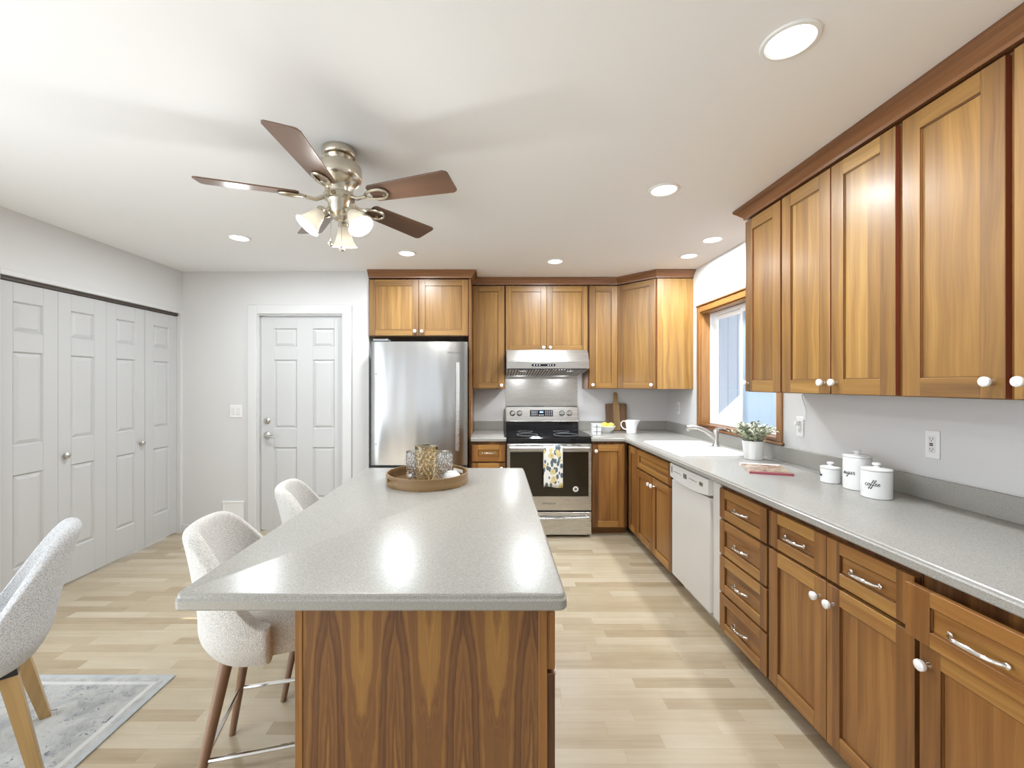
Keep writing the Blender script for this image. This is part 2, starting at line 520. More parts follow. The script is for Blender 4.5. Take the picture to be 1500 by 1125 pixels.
# ------------------------------------------------------------------ mesh builder
class MB:
    def __init__(self):
        self.v, self.f, self.uv, self.tone, self.mi, self.sm = [], [], [], [], [], []
        self.M = Matrix.Identity(4)

    def _put(self, vs, fs, uvs=None, mat=0, smooth=False, tone=0.0, tones=None):
        b = len(self.v)
        for i, p in enumerate(vs):
            self.v.append(tuple(self.M @ Vector(p)))
            self.uv.append(uvs[i] if uvs else (p[2], p[0] + p[1]))
        for i, f in enumerate(fs):
            self.f.append([b + k for k in f])
            self.mi.append(mat)
            self.sm.append(smooth)
            self.tone.append(tones[i] if tones else tone)

    def box(self, x0, x1, y0, y1, z0, z1, g=2, c=0.0015, mat=0, tone=0.0, edge=0.0, fresh=True, edgemat=None):
        """chamfered box; g is the grain axis; edge is the tone step of the faces beside the front"""
        lo = (min(x0, x1), min(y0, y1), min(z0, z1))
        hi = (max(x0, x1), max(y0, y1), max(z0, z1))
        c = min(c, min(h - l for l, h in zip(lo, hi)) * 0.4)
        ou, ov = (random.random() * 20, random.random() * 20) if fresh else (0, 0)
        vs, idx = [], {}
        for sx in (0, 1):
            for sy in (0, 1):
                for sz in (0, 1):
                    s = (sx, sy, sz)
                    for a in range(3):
                        p = []
                        for b in range(3):
                            q = hi[b] if s[b] else lo[b]
                            if b != a:
                                q += -c if s[b] else c
                            p.append(q)
                        idx[(s, a)] = len(vs)
                        vs.append(p)
        fs, tn = [], []
        for a in range(3):
            b, d = (a + 1) % 3, (a + 2) % 3
            for sa in (0, 1):
                q = []
                for sb, sd in ((0, 0), (1, 0), (1, 1), (0, 1)):
                    s = [0, 0, 0]
                    s[a], s[b], s[d] = sa, sb, sd
                    q.append(idx[(tuple(s), a)])
                fs.append(q if sa else q[::-1])
                tn.append(tone + (edge if a == 0 else 0))
        for a in range(3):                       # edge strips parallel to axis a
            b, d = (a + 1) % 3, (a + 2) % 3
            for sb in (0, 1):
                for sd in (0, 1):
                    q = []
                    for sa, ax in ((0, b), (1, b), (1, d), (0, d)):
                        s = [0, 0, 0]
                        s[a], s[b], s[d] = sa, sb, sd
                        q.append(idx[(tuple(s), ax)])
                    fs.append(q)
                    tn.append(tone)
        for sx in (0, 1):
            for sy in (0, 1):
                for sz in (0, 1):
                    fs.append([idx[((sx, sy, sz), a)] for a in range(3)])
                    tn.append(tone)
        a, b = [k for k in range(3) if k != g]
        uvs = [(p[g] + ou, p[a] + p[b] + ov) for p in vs]
        self._put(vs, fs, uvs, mat, False, tone, tn)
        if edgemat is not None:
            for k in (0, 1):
                self.mi[len(self.mi) - len(fs) + k] = edgemat

    def lathe(self, prof, n=32, at=(0, 0, 0), T=None, mat=0, smooth=True, arc=None, ripple=None):
        """profile of (r, z) turned about z"""
        vs, fs = [], []
        for k, (r, z) in enumerate(prof):
            for i in range(n):
                a = 2 * PI * i / n
                rr = r
                if ripple:
                    rr = r + ripple(a, k, z) if r > 1e-6 else r
                p = Vector((rr * math.cos(a), rr * math.sin(a), z))
                if T:
                    p = T @ p
                vs.append((p[0] + at[0], p[1] + at[1], p[2] + at[2]))
        for k in range(len(prof) - 1):
            for i in range(n):
                j = (i + 1) % n
                fs.append([k * n + i, k * n + j, (k + 1) * n + j, (k + 1) * n + i])
        if prof[0][0] > 1e-6:
            fs.append(list(range(n))[::-1])
        if prof[-1][0] > 1e-6:
            fs.append([(len(prof) - 1) * n + i for i in range(n)])
        self._put(vs, fs, None, mat, smooth)

    def tube(self, path, r, n=10, mat=0, closed=False, flat=1.0):
        P = [Vector(p) for p in path]
        m = len(P)
        rs = r if isinstance(r, (list, tuple)) else [r] * m
        vs, fs, uvs = [], [], []
        up = None
        L = 0.0
        for i, p in enumerate(P):
            if closed:
                t = P[(i + 1) % m] - P[i - 1]
            else:
                t = P[min(i + 1, m - 1)] - P[max(i - 1, 0)]
            t.normalize()
            if up is None:
                up = Vector((0, 0, 1)) if abs(t.z) < 0.9 else Vector((1, 0, 0))
            side = t.cross(up)
            side.normalize()
            up = side.cross(t)
            up.normalize()
            if i:
                L += (P[i] - P[i - 1]).length
            for j in range(n):
                a = 2 * PI * j / n
                q = p + side * (rs[i] * math.cos(a)) + up * (rs[i] * flat * math.sin(a))
                vs.append(tuple(q))
                uvs.append((L, j * 0.02))
        for i in range(m if closed else m - 1):
            for j in range(n):
                k = (j + 1) % n
                i2 = (i + 1) % m
                fs.append([i * n + j, i * n + k, i2 * n + k, i2 * n + j])
        if not closed:
            fs.append(list(range(n))[::-1])
            fs.append([(m - 1) * n + j for j in range(n)])
        self._put(vs, fs, uvs, mat, True)

    def prism(self, poly, z0, z1, mat=0, axis=2, bevel=0.0, g=None, tone=0.0):
        """extrude a 2-D outline; axis 2: (x,y)->z, axis 1: (x,z)->y, axis 0: (y,z)->x"""
        def place(p, h):
            if axis == 2:
                return (p[0], p[1], h)
            if axis == 1:
                return (p[0], h, p[1])
            return (h, p[0], p[1])
        n = len(poly)
        rings = [(0.0, z0), (0.0, z1)]
        if bevel:
            rings = [(bevel, z0), (0.0, z0 + bevel), (0.0, z1 - bevel), (bevel, z1)]
        vs = []
        cx = sum(p[0] for p in poly) / n
        cy = sum(p[1] for p in poly) / n
        A = sum(poly[i][0] * poly[(i + 1) % n][1] - poly[(i + 1) % n][0] * poly[i][1] for i in range(n))
        sg = 1 if A > 0 else -1
        for ins, h in rings:
            for i, p in enumerate(poly):
                if ins:
                    a, b = Vector(poly[i - 1]), Vector(poly[(i + 1) % n])
                    q = Vector(p)
                    d1, d2 = (q - a), (b - q)
                    d1.normalize()
                    d2.normalize()
                    n1 = Vector((-d1.y, d1.x)) * sg
                    n2 = Vector((-d2.y, d2.x)) * sg
                    nn = n1 + n2
                    den = 1 + n1.dot(n2)
                    q = q + nn * (ins / max(den, 0.3))
                    vs.append(place(q, h))
                else:
                    vs.append(place(p, h))
        fs = []
        for k in range(len(rings) - 1):
            for i in range(n):
                j = (i + 1) % n
                fs.append([k * n + i, k * n + j, (k + 1) * n + j, (k + 1) * n + i])
        fs.append(list(range(n))[::-1])
        fs.append([(len(rings) - 1) * n + i for i in range(n)])
        uvs = None
        if g is not None:
            a, b = [k for k in range(3) if k != g]
            ou, ov = random.random() * 20, random.random() * 20
            uvs = [(p[g] + ou, p[a] + p[b] + ov) for p in vs]
        self._put(vs, fs, uvs, mat, False, tone)

    def sweep(self, prof, path, mat=0, z=0.0, tone=0.0):
        """moulding: profile (out, up) swept along a 2-D path, 'out' to the right of travel, mitred"""
        P = [Vector(p) for p in path]
        m, n = len(P), len(prof)
        vs, uvs, fs = [], [], []
        L = 0.0
        ou, ov = random.random() * 9, random.random() * 9
        for i, p in enumerate(P):
            d1 = (P[i] - P[i - 1]).normalized() if i else (P[1] - P[0]).normalized()
            d2 = (P[i + 1] - P[i]).normalized() if i < m - 1 else d1
            n1 = Vector((d1.y, -d1.x))
            n2 = Vector((d2.y, -d2.x))
            mm = (n1 + n2) / (1 + n1.dot(n2))
            if i:
                L += (P[i] - P[i - 1]).length
            for o, u in prof:
                q = p + mm * o
                vs.append((q.x, q.y, z + u))
                uvs.append((L + ou, o + u + ov))
        for i in range(m - 1):
            for j in range(n):
                k = (j + 1) % n
                fs.append([i * n + j, i * n + k, (i + 1) * n + k, (i + 1) * n + j])
        fs.append(list(range(n))[::-1])
        fs.append([(m - 1) * n + j for j in range(n)])
        self._put(vs, fs, uvs, mat, False, tone)

    def quad(self, a, b, c, d, mat=0):
        self._put([a, b, c, d], [[0, 1, 2, 3]], None, mat)

    def grid(self, rows, mat=0, smooth=True):
        n = len(rows[0])
        vs = [p for r in rows for p in r]
        fs = []
        for i in range(len(rows) - 1):
            for j in range(n - 1):
                fs.append([i * n + j, i * n + j + 1, (i + 1) * n + j + 1, (i + 1) * n + j])
        self._put(vs, fs, None, mat, smooth)

    def build(self, name, mats, parent=None, loc=None, rotz=0.0, sharp=35, normals=True):
        me = bpy.data.meshes.new(name)
        me.from_pydata(self.v, [], self.f)
        if not isinstance(mats, (list, tuple)):
            mats = [mats]
        for m in mats:
            me.materials.append(M[m] if isinstance(m, str) else m)
        me.polygons.foreach_set('material_index', self.mi)
        me.polygons.foreach_set('use_smooth', self.sm)
        ul = me.uv_layers.new(name='UVMap')
        for lp in me.loops:
            ul.data[lp.index].uv = self.uv[lp.vertex_index]
        at = me.attributes.new('tone', 'FLOAT', 'FACE')
        at.data.foreach_set('value', self.tone)
        if normals:
            bm = bmesh.new()
            bm.from_mesh(me)
            bmesh.ops.recalc_face_normals(bm, faces=bm.faces)
            bm.to_mesh(me)
            bm.free()
        if any(self.sm):
            me.set_sharp_from_angle(angle=math.radians(sharp))
        me.update()
        o = bpy.data.objects.new(name, me)
        C.objects.link(o)
        if parent:
            o.parent = parent
        if loc:
            o.location = loc
        if rotz:
            o.rotation_euler = (0, 0, rotz)
        return o


def thing(name, label, cat, loc=(0, 0, 0), rotz=0.0, group=None):
    o = bpy.data.objects.new(name, None)
    o.empty_display_size = 0.1
    C.objects.link(o)
    o.location = loc
    o.rotation_euler = (0, 0, rotz)
    return tag(o, label, cat, group)


def tag(o, label, cat, group=None):
    o['label'] = label
    o['category'] = cat
    if group:
        o['group'] = group
    return o


def struct(o, label=None, cat=None):
    o['kind'] = 'structure'
    if label:
        o['label'] = label
        o['category'] = cat
    return o


def text_mesh(s, size, depth=0.0006):
    cu = bpy.data.curves.new('lettering', 'FONT')
    cu.body = s
    cu.size = size
    cu.extrude = depth
    cu.align_x = 'CENTER'
    cu.align_y = 'CENTER'
    to = bpy.data.objects.new('lettering', cu)
    C.objects.link(to)
    dg = bpy.context.evaluated_depsgraph_get()
    me = bpy.data.meshes.new_from_object(to.evaluated_get(dg))
    bpy.data.objects.remove(to)
    return me


def put_text(s, size, mat, parent, loc, name='lettering'):
    me = text_mesh(s, size)
    me.materials.clear()
    me.materials.append(M[mat])
    o = bpy.data.objects.new(name, me)
    C.objects.link(o)
    o.parent = parent
    o.location = loc
    o.rotation_euler = (PI / 2, 0, 0)
    return o


# ------------------------------------------------------------------ room shell
CEIL = 2.48
XL, XR = -2.974, 1.87
YB, YD, YR = 4.63, 4.06, -2.6
T = 0.13

b = MB()
b.box(XL - 0.2, XR + 0.2, YR - 0.2, YB + 0.2, -0.1, 0, c=0)
struct(b.build('floor', 'floor'), 'pale maple strip flooring laid across the room', 'floor')
b = MB()
b.box(XL - 0.2, XR + 0.2, YR - 0.2, YB + 0.2, CEIL, CEIL + 0.1, c=0)
struct(b.build('ceiling', 'ceil'), 'smooth white ceiling with recessed lights', 'ceiling')

# back wall behind the range
b = MB()
b.box(-1.33, XR + T, YB, YB + T, 0, CEIL, c=0)
struct(b.build('wall_back', 'wall'), 'pale wall behind the range and fridge', 'wall')
# wall with the entry door, standing forward of the fridge alcove
DX0, DX1, DZ = -2.262, -1.445, 2.075
b = MB()
b.box(XL - T, DX0, YD, YD + T, 0, CEIL, c=0)
b.box(DX1, -1.20, YD, YD + T, 0, CEIL, c=0)
b.box(DX0, DX1, YD, YD + T, DZ, CEIL, c=0)
b.box(-1.33, -1.20, YD + T, YB, 0, CEIL, c=0)
struct(b.build('wall_entry', 'wall'), 'grey-white wall around the entry door', 'wall')
# left wall with the closet opening and the dining window nearer the camera
CY0, CY1, CZ = 2.565, 4.035, 2.075
WY0, WY1, WZ0, WZ1 = -2.3, 1.4, 0.15, 2.2
b = MB()
b.box(XL - T, XL, CY1, YD, 0, CEIL, c=0)
b.box(XL - T, XL, CY0, CY1, CZ, CEIL, c=0)
b.box(XL - T, XL, WY1, CY0, 0, CEIL, c=0)
b.box(XL - T, XL, WY0, WY1, 0, WZ0, c=0)
b.box(XL - T, XL, WY0, WY1, WZ1, CEIL, c=0)
b.box(XL - T, XL, YR, WY0, 0, CEIL, c=0)
b.box(XL - 0.6, XL - 0.58, CY0 - 0.1, YD, 0, CEIL, c=0)      # back of the closet
struct(b.build('wall_left', 'wall'), 'pale wall over the folding closet doors', 'wall')
# right wall with the kitchen window
KY0, KY1, KZ0, KZ1 = 2.81, 3.87, 1.035, 2.06
b = MB()
b.box(XR, XR + T, KY1, YB, 0, CEIL, c=0)
b.box(XR, XR + T, YR, KY0, 0, CEIL, c=0)
b.box(XR, XR + T, KY0, KY1, 0, KZ0, c=0)
b.box(XR, XR + T, KY0, KY1, KZ1, CEIL, c=0)
struct(b.build('wall_right', 'wall'), 'pale wall over the long worktop', 'wall')
# rear wall behind the camera with three unseen slots shaped to streak the fridge reflection
b = MB()
xs_ = XL
for x0, x1 in ((-2.74, -2.48), (-1.82, -1.42), (-1.26, -1.02)):
    b.box(xs_, x0, YR - T, YR, 0, CEIL, c=0)
    b.box(x0, x1, YR - T, YR, 2.2, CEIL, c=0)
    b.box(x0, x1, YR - T, YR, 0, 0.1, c=0)
    xs_ = x1
b.box(xs_, XR, YR - T, YR, 0, CEIL, c=0)
struct(b.build('wall_rear', 'wall'))

# entry door: casing, slab with six raised panels, deadbolt, lever
b = MB()
cw = 0.085
b.box(DX0 - cw, DX0, YD - 0.018, YD - 0.0005, 0, DZ + cw, c=0.004)
b.box(DX1, DX1 + cw, YD - 0.018, YD - 0.0005, 0, DZ + cw, c=0.004)
b.box(DX0, DX1, YD - 0.018, YD - 0.0005, DZ, DZ + cw, c=0.004)
b.box(DX0, DX0 + 0.012, YD, YD + T, 0, DZ, c=0)
b.box(DX1 - 0.012, DX1, YD, YD + T, 0, DZ, c=0)
b.box(DX0 + 0.012, DX1 - 0.012, YD, YD + T, DZ - 0.012, DZ, c=0)
struct(b.build('trim_1', 'trim'), 'white casing around the entry door', 'door casing')


def panelled(mb, W_, H_, t, cols, rows):
    """slab with raised-and-fielded panels; front at y=0, z up from 0"""
    xs = [0.0]
    for c0, c1 in cols:
        xs += [c0, c1]
    xs.append(W_)
    zs = [0.0]
    for r0, r1 in rows:
        zs += [r0, r1]
    zs.append(H_)
    d = 0.012
    mb.box(0, W_, d, t, 0, H_, c=0)
    for i in range(0, len(xs), 2):                     # stiles
        mb.box(xs[i], xs[i + 1], 0, d, 0, H_, c=0.002)
    for i in range(1, len(xs) - 1, 2):                 # rails between stiles
        for k in range(0, len(zs), 2):
            mb.box(xs[i], xs[i + 1], 0, d, zs[k], zs[k + 1], c=0.002)
        for k in range(1, len(zs) - 1, 2):
            x0, x1, z0, z1 = xs[i], xs[i + 1], zs[k], zs[k + 1]
            a, e = 0.008, 0.032
            o = [(x0 + a, d - 0.0005, z0 + a), (x1 - a, d - 0.0005, z0 + a), (x1 - a, d - 0.0005, z1 - a), (x0 + a, d - 0.0005, z1 - a)]
            q = [(x0 + e, 0.002, z0 + e), (x1 - e, 0.002, z0 + e), (x1 - e, 0.002, z1 - e), (x0 + e, 0.002, z1 - e)]
            mb._put(o + q, [[0, 1, 5, 4], [1, 2, 6, 5], [2, 3, 7, 6], [3, 0, 4, 7], [4, 5, 6, 7]])
            # sloping sticking of the frame
            w = [(x0, 0.001, z0), (x1, 0.001, z0), (x1, 0.001, z1), (x0, 0.001, z1)]
            mb._put(w + o, [[0, 1, 5, 4], [1, 2, 6, 5], [2, 3, 7, 6], [3, 0, 4, 7]])


dw = DX1 - DX0 - 0.03
dh = DZ - 0.03
dr = thing('door_1', 'white six-panel entry door with satin lever and deadbolt', 'door', (DX0 + 0.015, YD + 0.035, 0.012))
struct(dr)
b = MB()
panelled(b, dw, dh, 0.042, [(0.125, 0.345), (0.5, 0.705)], [(0.30, 0.79), (0.97, 1.63), (1.755, 1.93)])
b.build('door_leaf', 'door', dr, normals=True)
b = MB()
for i in range(2):
    Rm = Matrix.Rotation(PI / 2, 3, 'X')
b.lathe([(0.0, 0.0), (0.030, 0.0), (0.030, 0.006), (0.024, 0.012), (0.014, 0.014), (0.014, 0.02), (0, 0.02)], 24, (0.062, -0.0005, 1.045), Rm)
b.box(0.056, 0.068, -0.034, -0.02, 1.031, 1.059, c=0.003)
b.build('deadbolt', 'satin', dr)
b = MB()
b.lathe([(0.0, 0.0), (0.033, 0.0), (0.033, 0.006), (0.027, 0.012), (0.012, 0.014), (0.011, 0.045), (0, 0.047)], 24, (0.062, -0.0005, 0.905), Rm)
b.tube([(0.062, -0.045, 0.905), (0.09, -0.05, 0.902), (0.13, -0.05, 0.894), (0.165, -0.047, 0.888)], [0.011, 0.010, 0.009, 0.008], 10)
b.build('lever_handle', 'satin', dr)

# closet: four bifold leaves in two pairs, track, jambs
lw = (CY1 - CY0) / 4
for pi_, (ln, lb, y0, knob) in enumerate((('door_2', 'nearer pair of white panelled folding closet doors', CY0, lw * 1.0 + 0.045),
                                         ('door_3', 'farther pair of white panelled folding closet doors', CY0 + 2 * lw, lw * 1.0 - 0.05))):
    r = struct(thing(ln, lb, 'closet door', (XL - 0.03, y0, 0.012), PI / 2))
    for k in range(2):
        b = MB()
        b.M = Matrix.Translation((k * lw + 0.002 + (0.003 if pi_ == 0 and k == 0 else 0), (0.004 if pi_ == 1 else 0), 0))
        panelled(b, lw - 0.004, 2.035, 0.034, [(0.09, lw - 0.1)], [(0.235, 0.825), (1.01, 1.60), (1.725, 1.915)])
        b.build('door_leaf', 'closet', r)
    b = MB()
    b.lathe([(0.0, 0), (0.009, 0.0), (0.009, 0.012), (0.020, 0.020), (0.021, 0.028), (0.014, 0.034), (0, 0.036)], 20, (knob, 0.0, 0.90), Matrix.Rotation(PI / 2, 3, 'X'))
    b.build('knob', 'satin', r)
b = MB()
b.box(XL - 0.075, XL - 0.02, CY0 + 0.003, CY1 - 0.003, 2.05, 2.0745, c=0.002)
struct(b.build('trim_2', 'bronze'), 'dark track along the top of the closet opening', 'closet track')
b = MB()
b.box(XL - 0.012, XL + 0.006, CY0 - 0.05, CY0 - 0.004, 0, CZ + 0.03, c=0.003)
b.box(XL - 0.001, XL + 0.006, CY0 - 0.004, YD - 0.001, CZ + 0.001, CZ + 0.03, c=0.002)
struct(b.build('trim_3', 'trim'), 'thin white casing over the closet opening', 'closet casing')

# kitchen window: cherry jambs, casing and sill, white vinyl slider, panes
b = MB()
J = 0.015
b.box(XR - 0.004, XR + T, KY1 - J, KY1 - 0.0005, KZ0 + 0.02, KZ1 - 0.0005, g=2)
b.box(XR - 0.004, XR + T, KY0 + 0.0005, KY0 + J, KZ0 + 0.02, KZ1 - 0.0005, g=2)
b.box(XR - 0.004, XR + T, KY0 + J, KY1 - J, KZ1 - J, KZ1 - 0.0005, g=1)
b.box(XR - 0.018, XR - 0.0005, KY1 - 0.004, KY1 + 0.05, KZ0 - 0.005, KZ1 + 0.05, g=2, c=0.004)
b.box(XR - 0.018, XR - 0.0005, KY0 - 0.045, KY0 + 0.004, KZ0 - 0.005, KZ1 + 0.05, g=2, c=0.004)
b.box(XR - 0.018, XR - 0.0005, KY0 + 0.004, KY1 - 0.004, KZ1 - 0.004, KZ1 + 0.05, g=1, c=0.004)
b.box(XR - 0.026, XR - 0.0005, KY0 - 0.05, KY1 + 0.055, KZ1 + 0.0505, KZ1 + 0.066, g=1, c=0.004)
struct(b.build('trim_4', 'red'), 'cherry wood casing round the window over the sink', 'window casing')
b = MB()
b.box(XR - 0.03, XR - 0.0005, KY0 - 0.06, KY1 + 0.06, KZ0 - 0.024, KZ0 - 0.006, g=1, c=0.005)
b.box(XR - 0.02, XR + T, KY0 + 0.0005, KY1 - 0.0005, KZ0 + 0.0005, KZ0 + 0.02, g=1, c=0.003)
struct(b.build('trim_5', 'crown'), 'cherry wood sill under the window over the sink', 'window sill')

wn = struct(thing('window_1', 'white vinyl sliding window over the sink', 'window', (XR + 0.07, KY0 + J, KZ0 + 0.02)))
wy, wz = KY1 - KY0 - 2 * J, KZ1 - KZ0 - J - 0.02
b = MB()
f = 0.03
fb = 0.016
b.box(0, 0.055, 0.001, f, 0, wz, c=0.003)
b.box(0, 0.055, wy - f, wy - 0.001, 0, wz, c=0.003)
b.box(0, 0.055, f, wy - f, 0.001, fb, c=0.003)
b.box(0, 0.055, f, wy - f, wz - f, wz - 0.001, c=0.003)
b.build('window_frame', 'vinyl', wn)
mid = wy * 0.53
for nm, y0, y1, x0, mt in (('sash', mid - 0.02, wy - f, 0.028, 'pane'), ('sash', f, mid + 0.02, 0.004, 'screen')):
    b = MB()
    s_ = 0.034
    b.box(x0, x0 + 0.022, y0, y0 + s_, fb, wz - f, c=0.003)
    b.box(x0, x0 + 0.022, y1 - s_, y1, fb, wz - f, c=0.003)
    b.box(x0, x0 + 0.022, y0 + s_, y1 - s_, fb, fb + s_, c=0.003)
    b.box(x0, x0 + 0.022, y0 + s_, y1 - s_, wz - f - s_, wz - f, c=0.003)
    so = b.build(nm, 'vinyl', wn)
    b = MB()
    b.box(x0 + 0.009, x0 + 0.013, y0 + s_, y1 - s_, fb + s_, wz - f - s_, c=0)
    b.build('pane', mt, so)
b = MB()
b.box(0.018, 0.028, wy - f - 0.028, wy - f - 0.008, 0.42, 0.47, c=0.003)
b.build('sash_latch', 'vinyl', wn)

# outside the window: ground, a neighbouring wall of vertical boards, an unseen overhang added to shade it
b = MB()
b.box(XR + 0.25, 9, 1.0, 12, -0.3, -0.2, c=0)
struct(b.build('ground', 'ground'))
nb = thing('neighbor_house', 'blue-grey board-sided house wall seen through the sink window', 'house', (3.6, 4.0, -0.2))
b = MB()
for k in range(19):
    b.box(0, 0.05, k * 0.26, k * 0.26 + 0.252, 0, 3.9, c=0.003)
b.box(0.03, 0.1, 0, 19 * 0.26, 0, 3.9, c=0)
b.build('wall_boards', 'siding', nb)
b = MB()
zl = lambda y: 0.95 - 0.557 * (y - 6.8) + 0.2 + 1.2 * math.tan(math.radians(56))
pl = [(0.0, zl(4.0)), (4.94, zl(8.94)), (4.94, zl(8.94) + 0.12), (0.0, zl(4.0) + 0.12)]
b.prism(pl, -1.2, -0.001, axis=0)  # unseen slab, sloped so its shadow edge runs diagonally over the boards
b.build('shadow_overhang', 'vinyl', nb)

# baseboards
b = MB()
b.box(XL + 0.001, DX0 - cw - 0.002, YD - 0.012, YD - 0.0005, 0.0005, 0.075, c=0.003)
b.box(DX1 + cw + 0.002, -1.2, YD - 0.012, YD - 0.0005, 0.0005, 0.075, c=0.003)
struct(b.build('baseboard_entry', 'wall'), 'low painted baseboard beside the entry door', 'baseboard')

# dining window frame, out of view
w2 = struct(thing('window_2', 'white framed dining window', 'window', (XL, WY0, WZ0)))
b = MB()
WL = WY1 - WY0
for y in (0.0, WL / 2 - 0.03, WL - 0.06):
    b.box(-0.11, -0.07, y, y + 0.06, 0, WZ1 - WZ0, c=0.002)
for y in (0.06, WL / 2 + 0.03):
    b.box(-0.11, -0.07, y, y + WL / 2 - 0.09, 0, 0.06, c=0.002)
    b.box(-0.11, -0.07, y, y + WL / 2 - 0.09, WZ1 - WZ0 - 0.06, WZ1 - WZ0, c=0.002)
b.build('window_frame', 'vinyl', w2)

# ------------------------------------------------------------------ cabinets
KNOB = [(0.0, 0.0), (0.0085, 0.0), (0.0075, 0.004), (0.0055, 0.008), (0.0055, 0.014), (0.009, 0.017)]
BALL = [(0.009, 0.017), (0.0145, 0.020), (0.0165, 0.0255), (0.0155, 0.031), (0.010, 0.035), (0.0, 0.036)]


def knob(parent, x, z, y=-0.02):
    b = MB()
    R_ = Matrix.Rotation(PI / 2, 3, 'X')
    b.lathe(KNOB, 16, (x, y, z), R_, 0)
    b.lathe(BALL, 12, (x, y, z), R_, 1, smooth=False)
    return b.build('knob', ['chrome', 'crystal'], parent)


def pull(parent, x, z, w=0.11, y=-0.02):
    b = MB()
    h = w / 2
    pts = []
    for i in range(13):
        t = -1 + 2 * i / 12
        pts.append((x + h * t, y - 0.002 - 0.026 * (1 - t ** 4), z + 0.004 * (1 - t * t) - 0.004))
    b.tube(pts, [0.0065 - 0.0015 * abs(-1 + 2 * i / 12) for i in range(13)], 10)
    for s in (-1, 1):
        b.lathe([(0.0, 0), (0.008, 0), (0.008, 0.003), (0.0055, 0.005), (0, 0.006)], 12, (x + s * h, y, z - 0.004), Matrix.Rotation(PI / 2, 3, 'X'))
    return b.build('handle', 'chrome', parent)


def shaker(parent, x0, x1, z0, z1, mat, name='door', t=0.02, sw=0.058, rw=0.058, drawer=False, y=0.0, plain_front=False):
    b = MB()
    y0 = y - t
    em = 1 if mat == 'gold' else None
    tn = lambda a=0.10: random.uniform(-a, a)
    sw = min(sw, (x1 - x0) * 0.28)
    rw = min(rw, (z1 - z0) * 0.30)
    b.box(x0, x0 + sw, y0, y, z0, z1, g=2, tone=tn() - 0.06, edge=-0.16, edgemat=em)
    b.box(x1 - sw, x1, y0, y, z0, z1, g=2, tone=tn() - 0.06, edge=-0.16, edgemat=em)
    b.box(x0 + sw, x1 - sw, y0, y, z1 - rw, z1, g=0, tone=tn() + (0.16 if mat == 'red' else 0.03))  # red rails paler: glare on the cross grain painted into the tone
    b.box(x0 + sw, x1 - sw, y0, y, z0, z0 + rw, g=0, tone=tn() + (0.18 if mat == 'red' else 0.05))  # lower rail has the same painted glare
    b.box(x0 + sw, x1 - sw, y0 + 0.009, y - 0.002, z0 + rw, z1 - rw, g=0 if drawer else 2, c=0, tone=tn(0.05) + 0.05)
    # fine bead round the field
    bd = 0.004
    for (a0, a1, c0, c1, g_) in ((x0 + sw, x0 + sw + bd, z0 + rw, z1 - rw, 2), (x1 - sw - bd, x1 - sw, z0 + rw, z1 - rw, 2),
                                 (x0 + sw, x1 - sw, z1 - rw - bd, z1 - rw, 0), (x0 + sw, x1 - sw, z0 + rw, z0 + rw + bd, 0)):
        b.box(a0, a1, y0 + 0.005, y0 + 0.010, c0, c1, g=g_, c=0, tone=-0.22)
    return b.build(name, [mat, 'edge'], parent)


def carcass(parent, W_, D_, z0, z1, mat, toe=0.0, top=True, name='carcass'):
    b = MB()
    t = 0.018
    b.box(0.0005, t, 0.02, D_, z0, z1, g=2, c=0.001)
    b.box(W_ - t, W_ - 0.0005, 0.02, D_, z0, z1, g=2, c=0.001)
    b.box(t, W_ - t, D_ - 0.012, D_, z0, z1, g=2, c=0)
    b.box(t, W_ - t, 0.02, D_ - 0.012, z0, z0 + t, g=0, c=0)
    if top:
        b.box(t, W_ - t, 0.02, D_ - 0.012, z1 - t, z1, g=0, c=0)
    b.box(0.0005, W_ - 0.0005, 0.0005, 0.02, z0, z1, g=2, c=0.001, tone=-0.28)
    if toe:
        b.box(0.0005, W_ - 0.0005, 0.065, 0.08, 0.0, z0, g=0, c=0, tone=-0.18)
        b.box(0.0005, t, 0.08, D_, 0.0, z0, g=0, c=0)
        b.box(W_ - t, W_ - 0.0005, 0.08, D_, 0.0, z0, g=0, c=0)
    return b.build(name, mat, parent)


UB = 1.362                      # underside of the wall cabinets
UT = 2.405                      # top of their doors
UG, BG = 'cherry wall cabinets', 'cherry base cabinets'

# --- along the back wall
c = thing('wall_cabinet', 'narrow single-door cherry wall cabinet between the fridge and the range hood', 'cabinet', (-0.225, 4.33, UB), 0, UG)
carcass(c, 0.328, YB - 4.331, 0, UT - UB, 'red')
d = shaker(c, 0.004, 0.318, 0.004, UT - UB - 0.004, 'gold', sw=0.06)
knob(d, 0.290, 0.035)

c = thing('wall_cabinet', 'short two-door cherry cabinet directly above the range hood', 'cabinet', (0.104, 4.33, 1.738), 0, UG)
carcass(c, 0.838, YB - 4.331, 0, UT - 1.738, 'red')
d = shaker(c, 0.006, 0.417, 0.004, UT - 1.738 - 0.004, 'gold')
knob(d, 0.385, 0.04)
d = shaker(c, 0.421, 0.832, 0.004, UT - 1.738 - 0.004, 'gold')
knob(d, 0.453, 0.04)

c = thing('wall_cabinet', 'narrow single-door cherry wall cabinet right of the range hood', 'cabinet', (0.943, 4.33, UB), 0, UG)
carcass(c, 0.304, YB - 4.331, 0, UT - UB, 'red')
d = shaker(c, 0.012, 0.296, 0.004, UT - UB - 0.004, 'gold', sw=0.062)
knob(d, 0.042, 0.04)

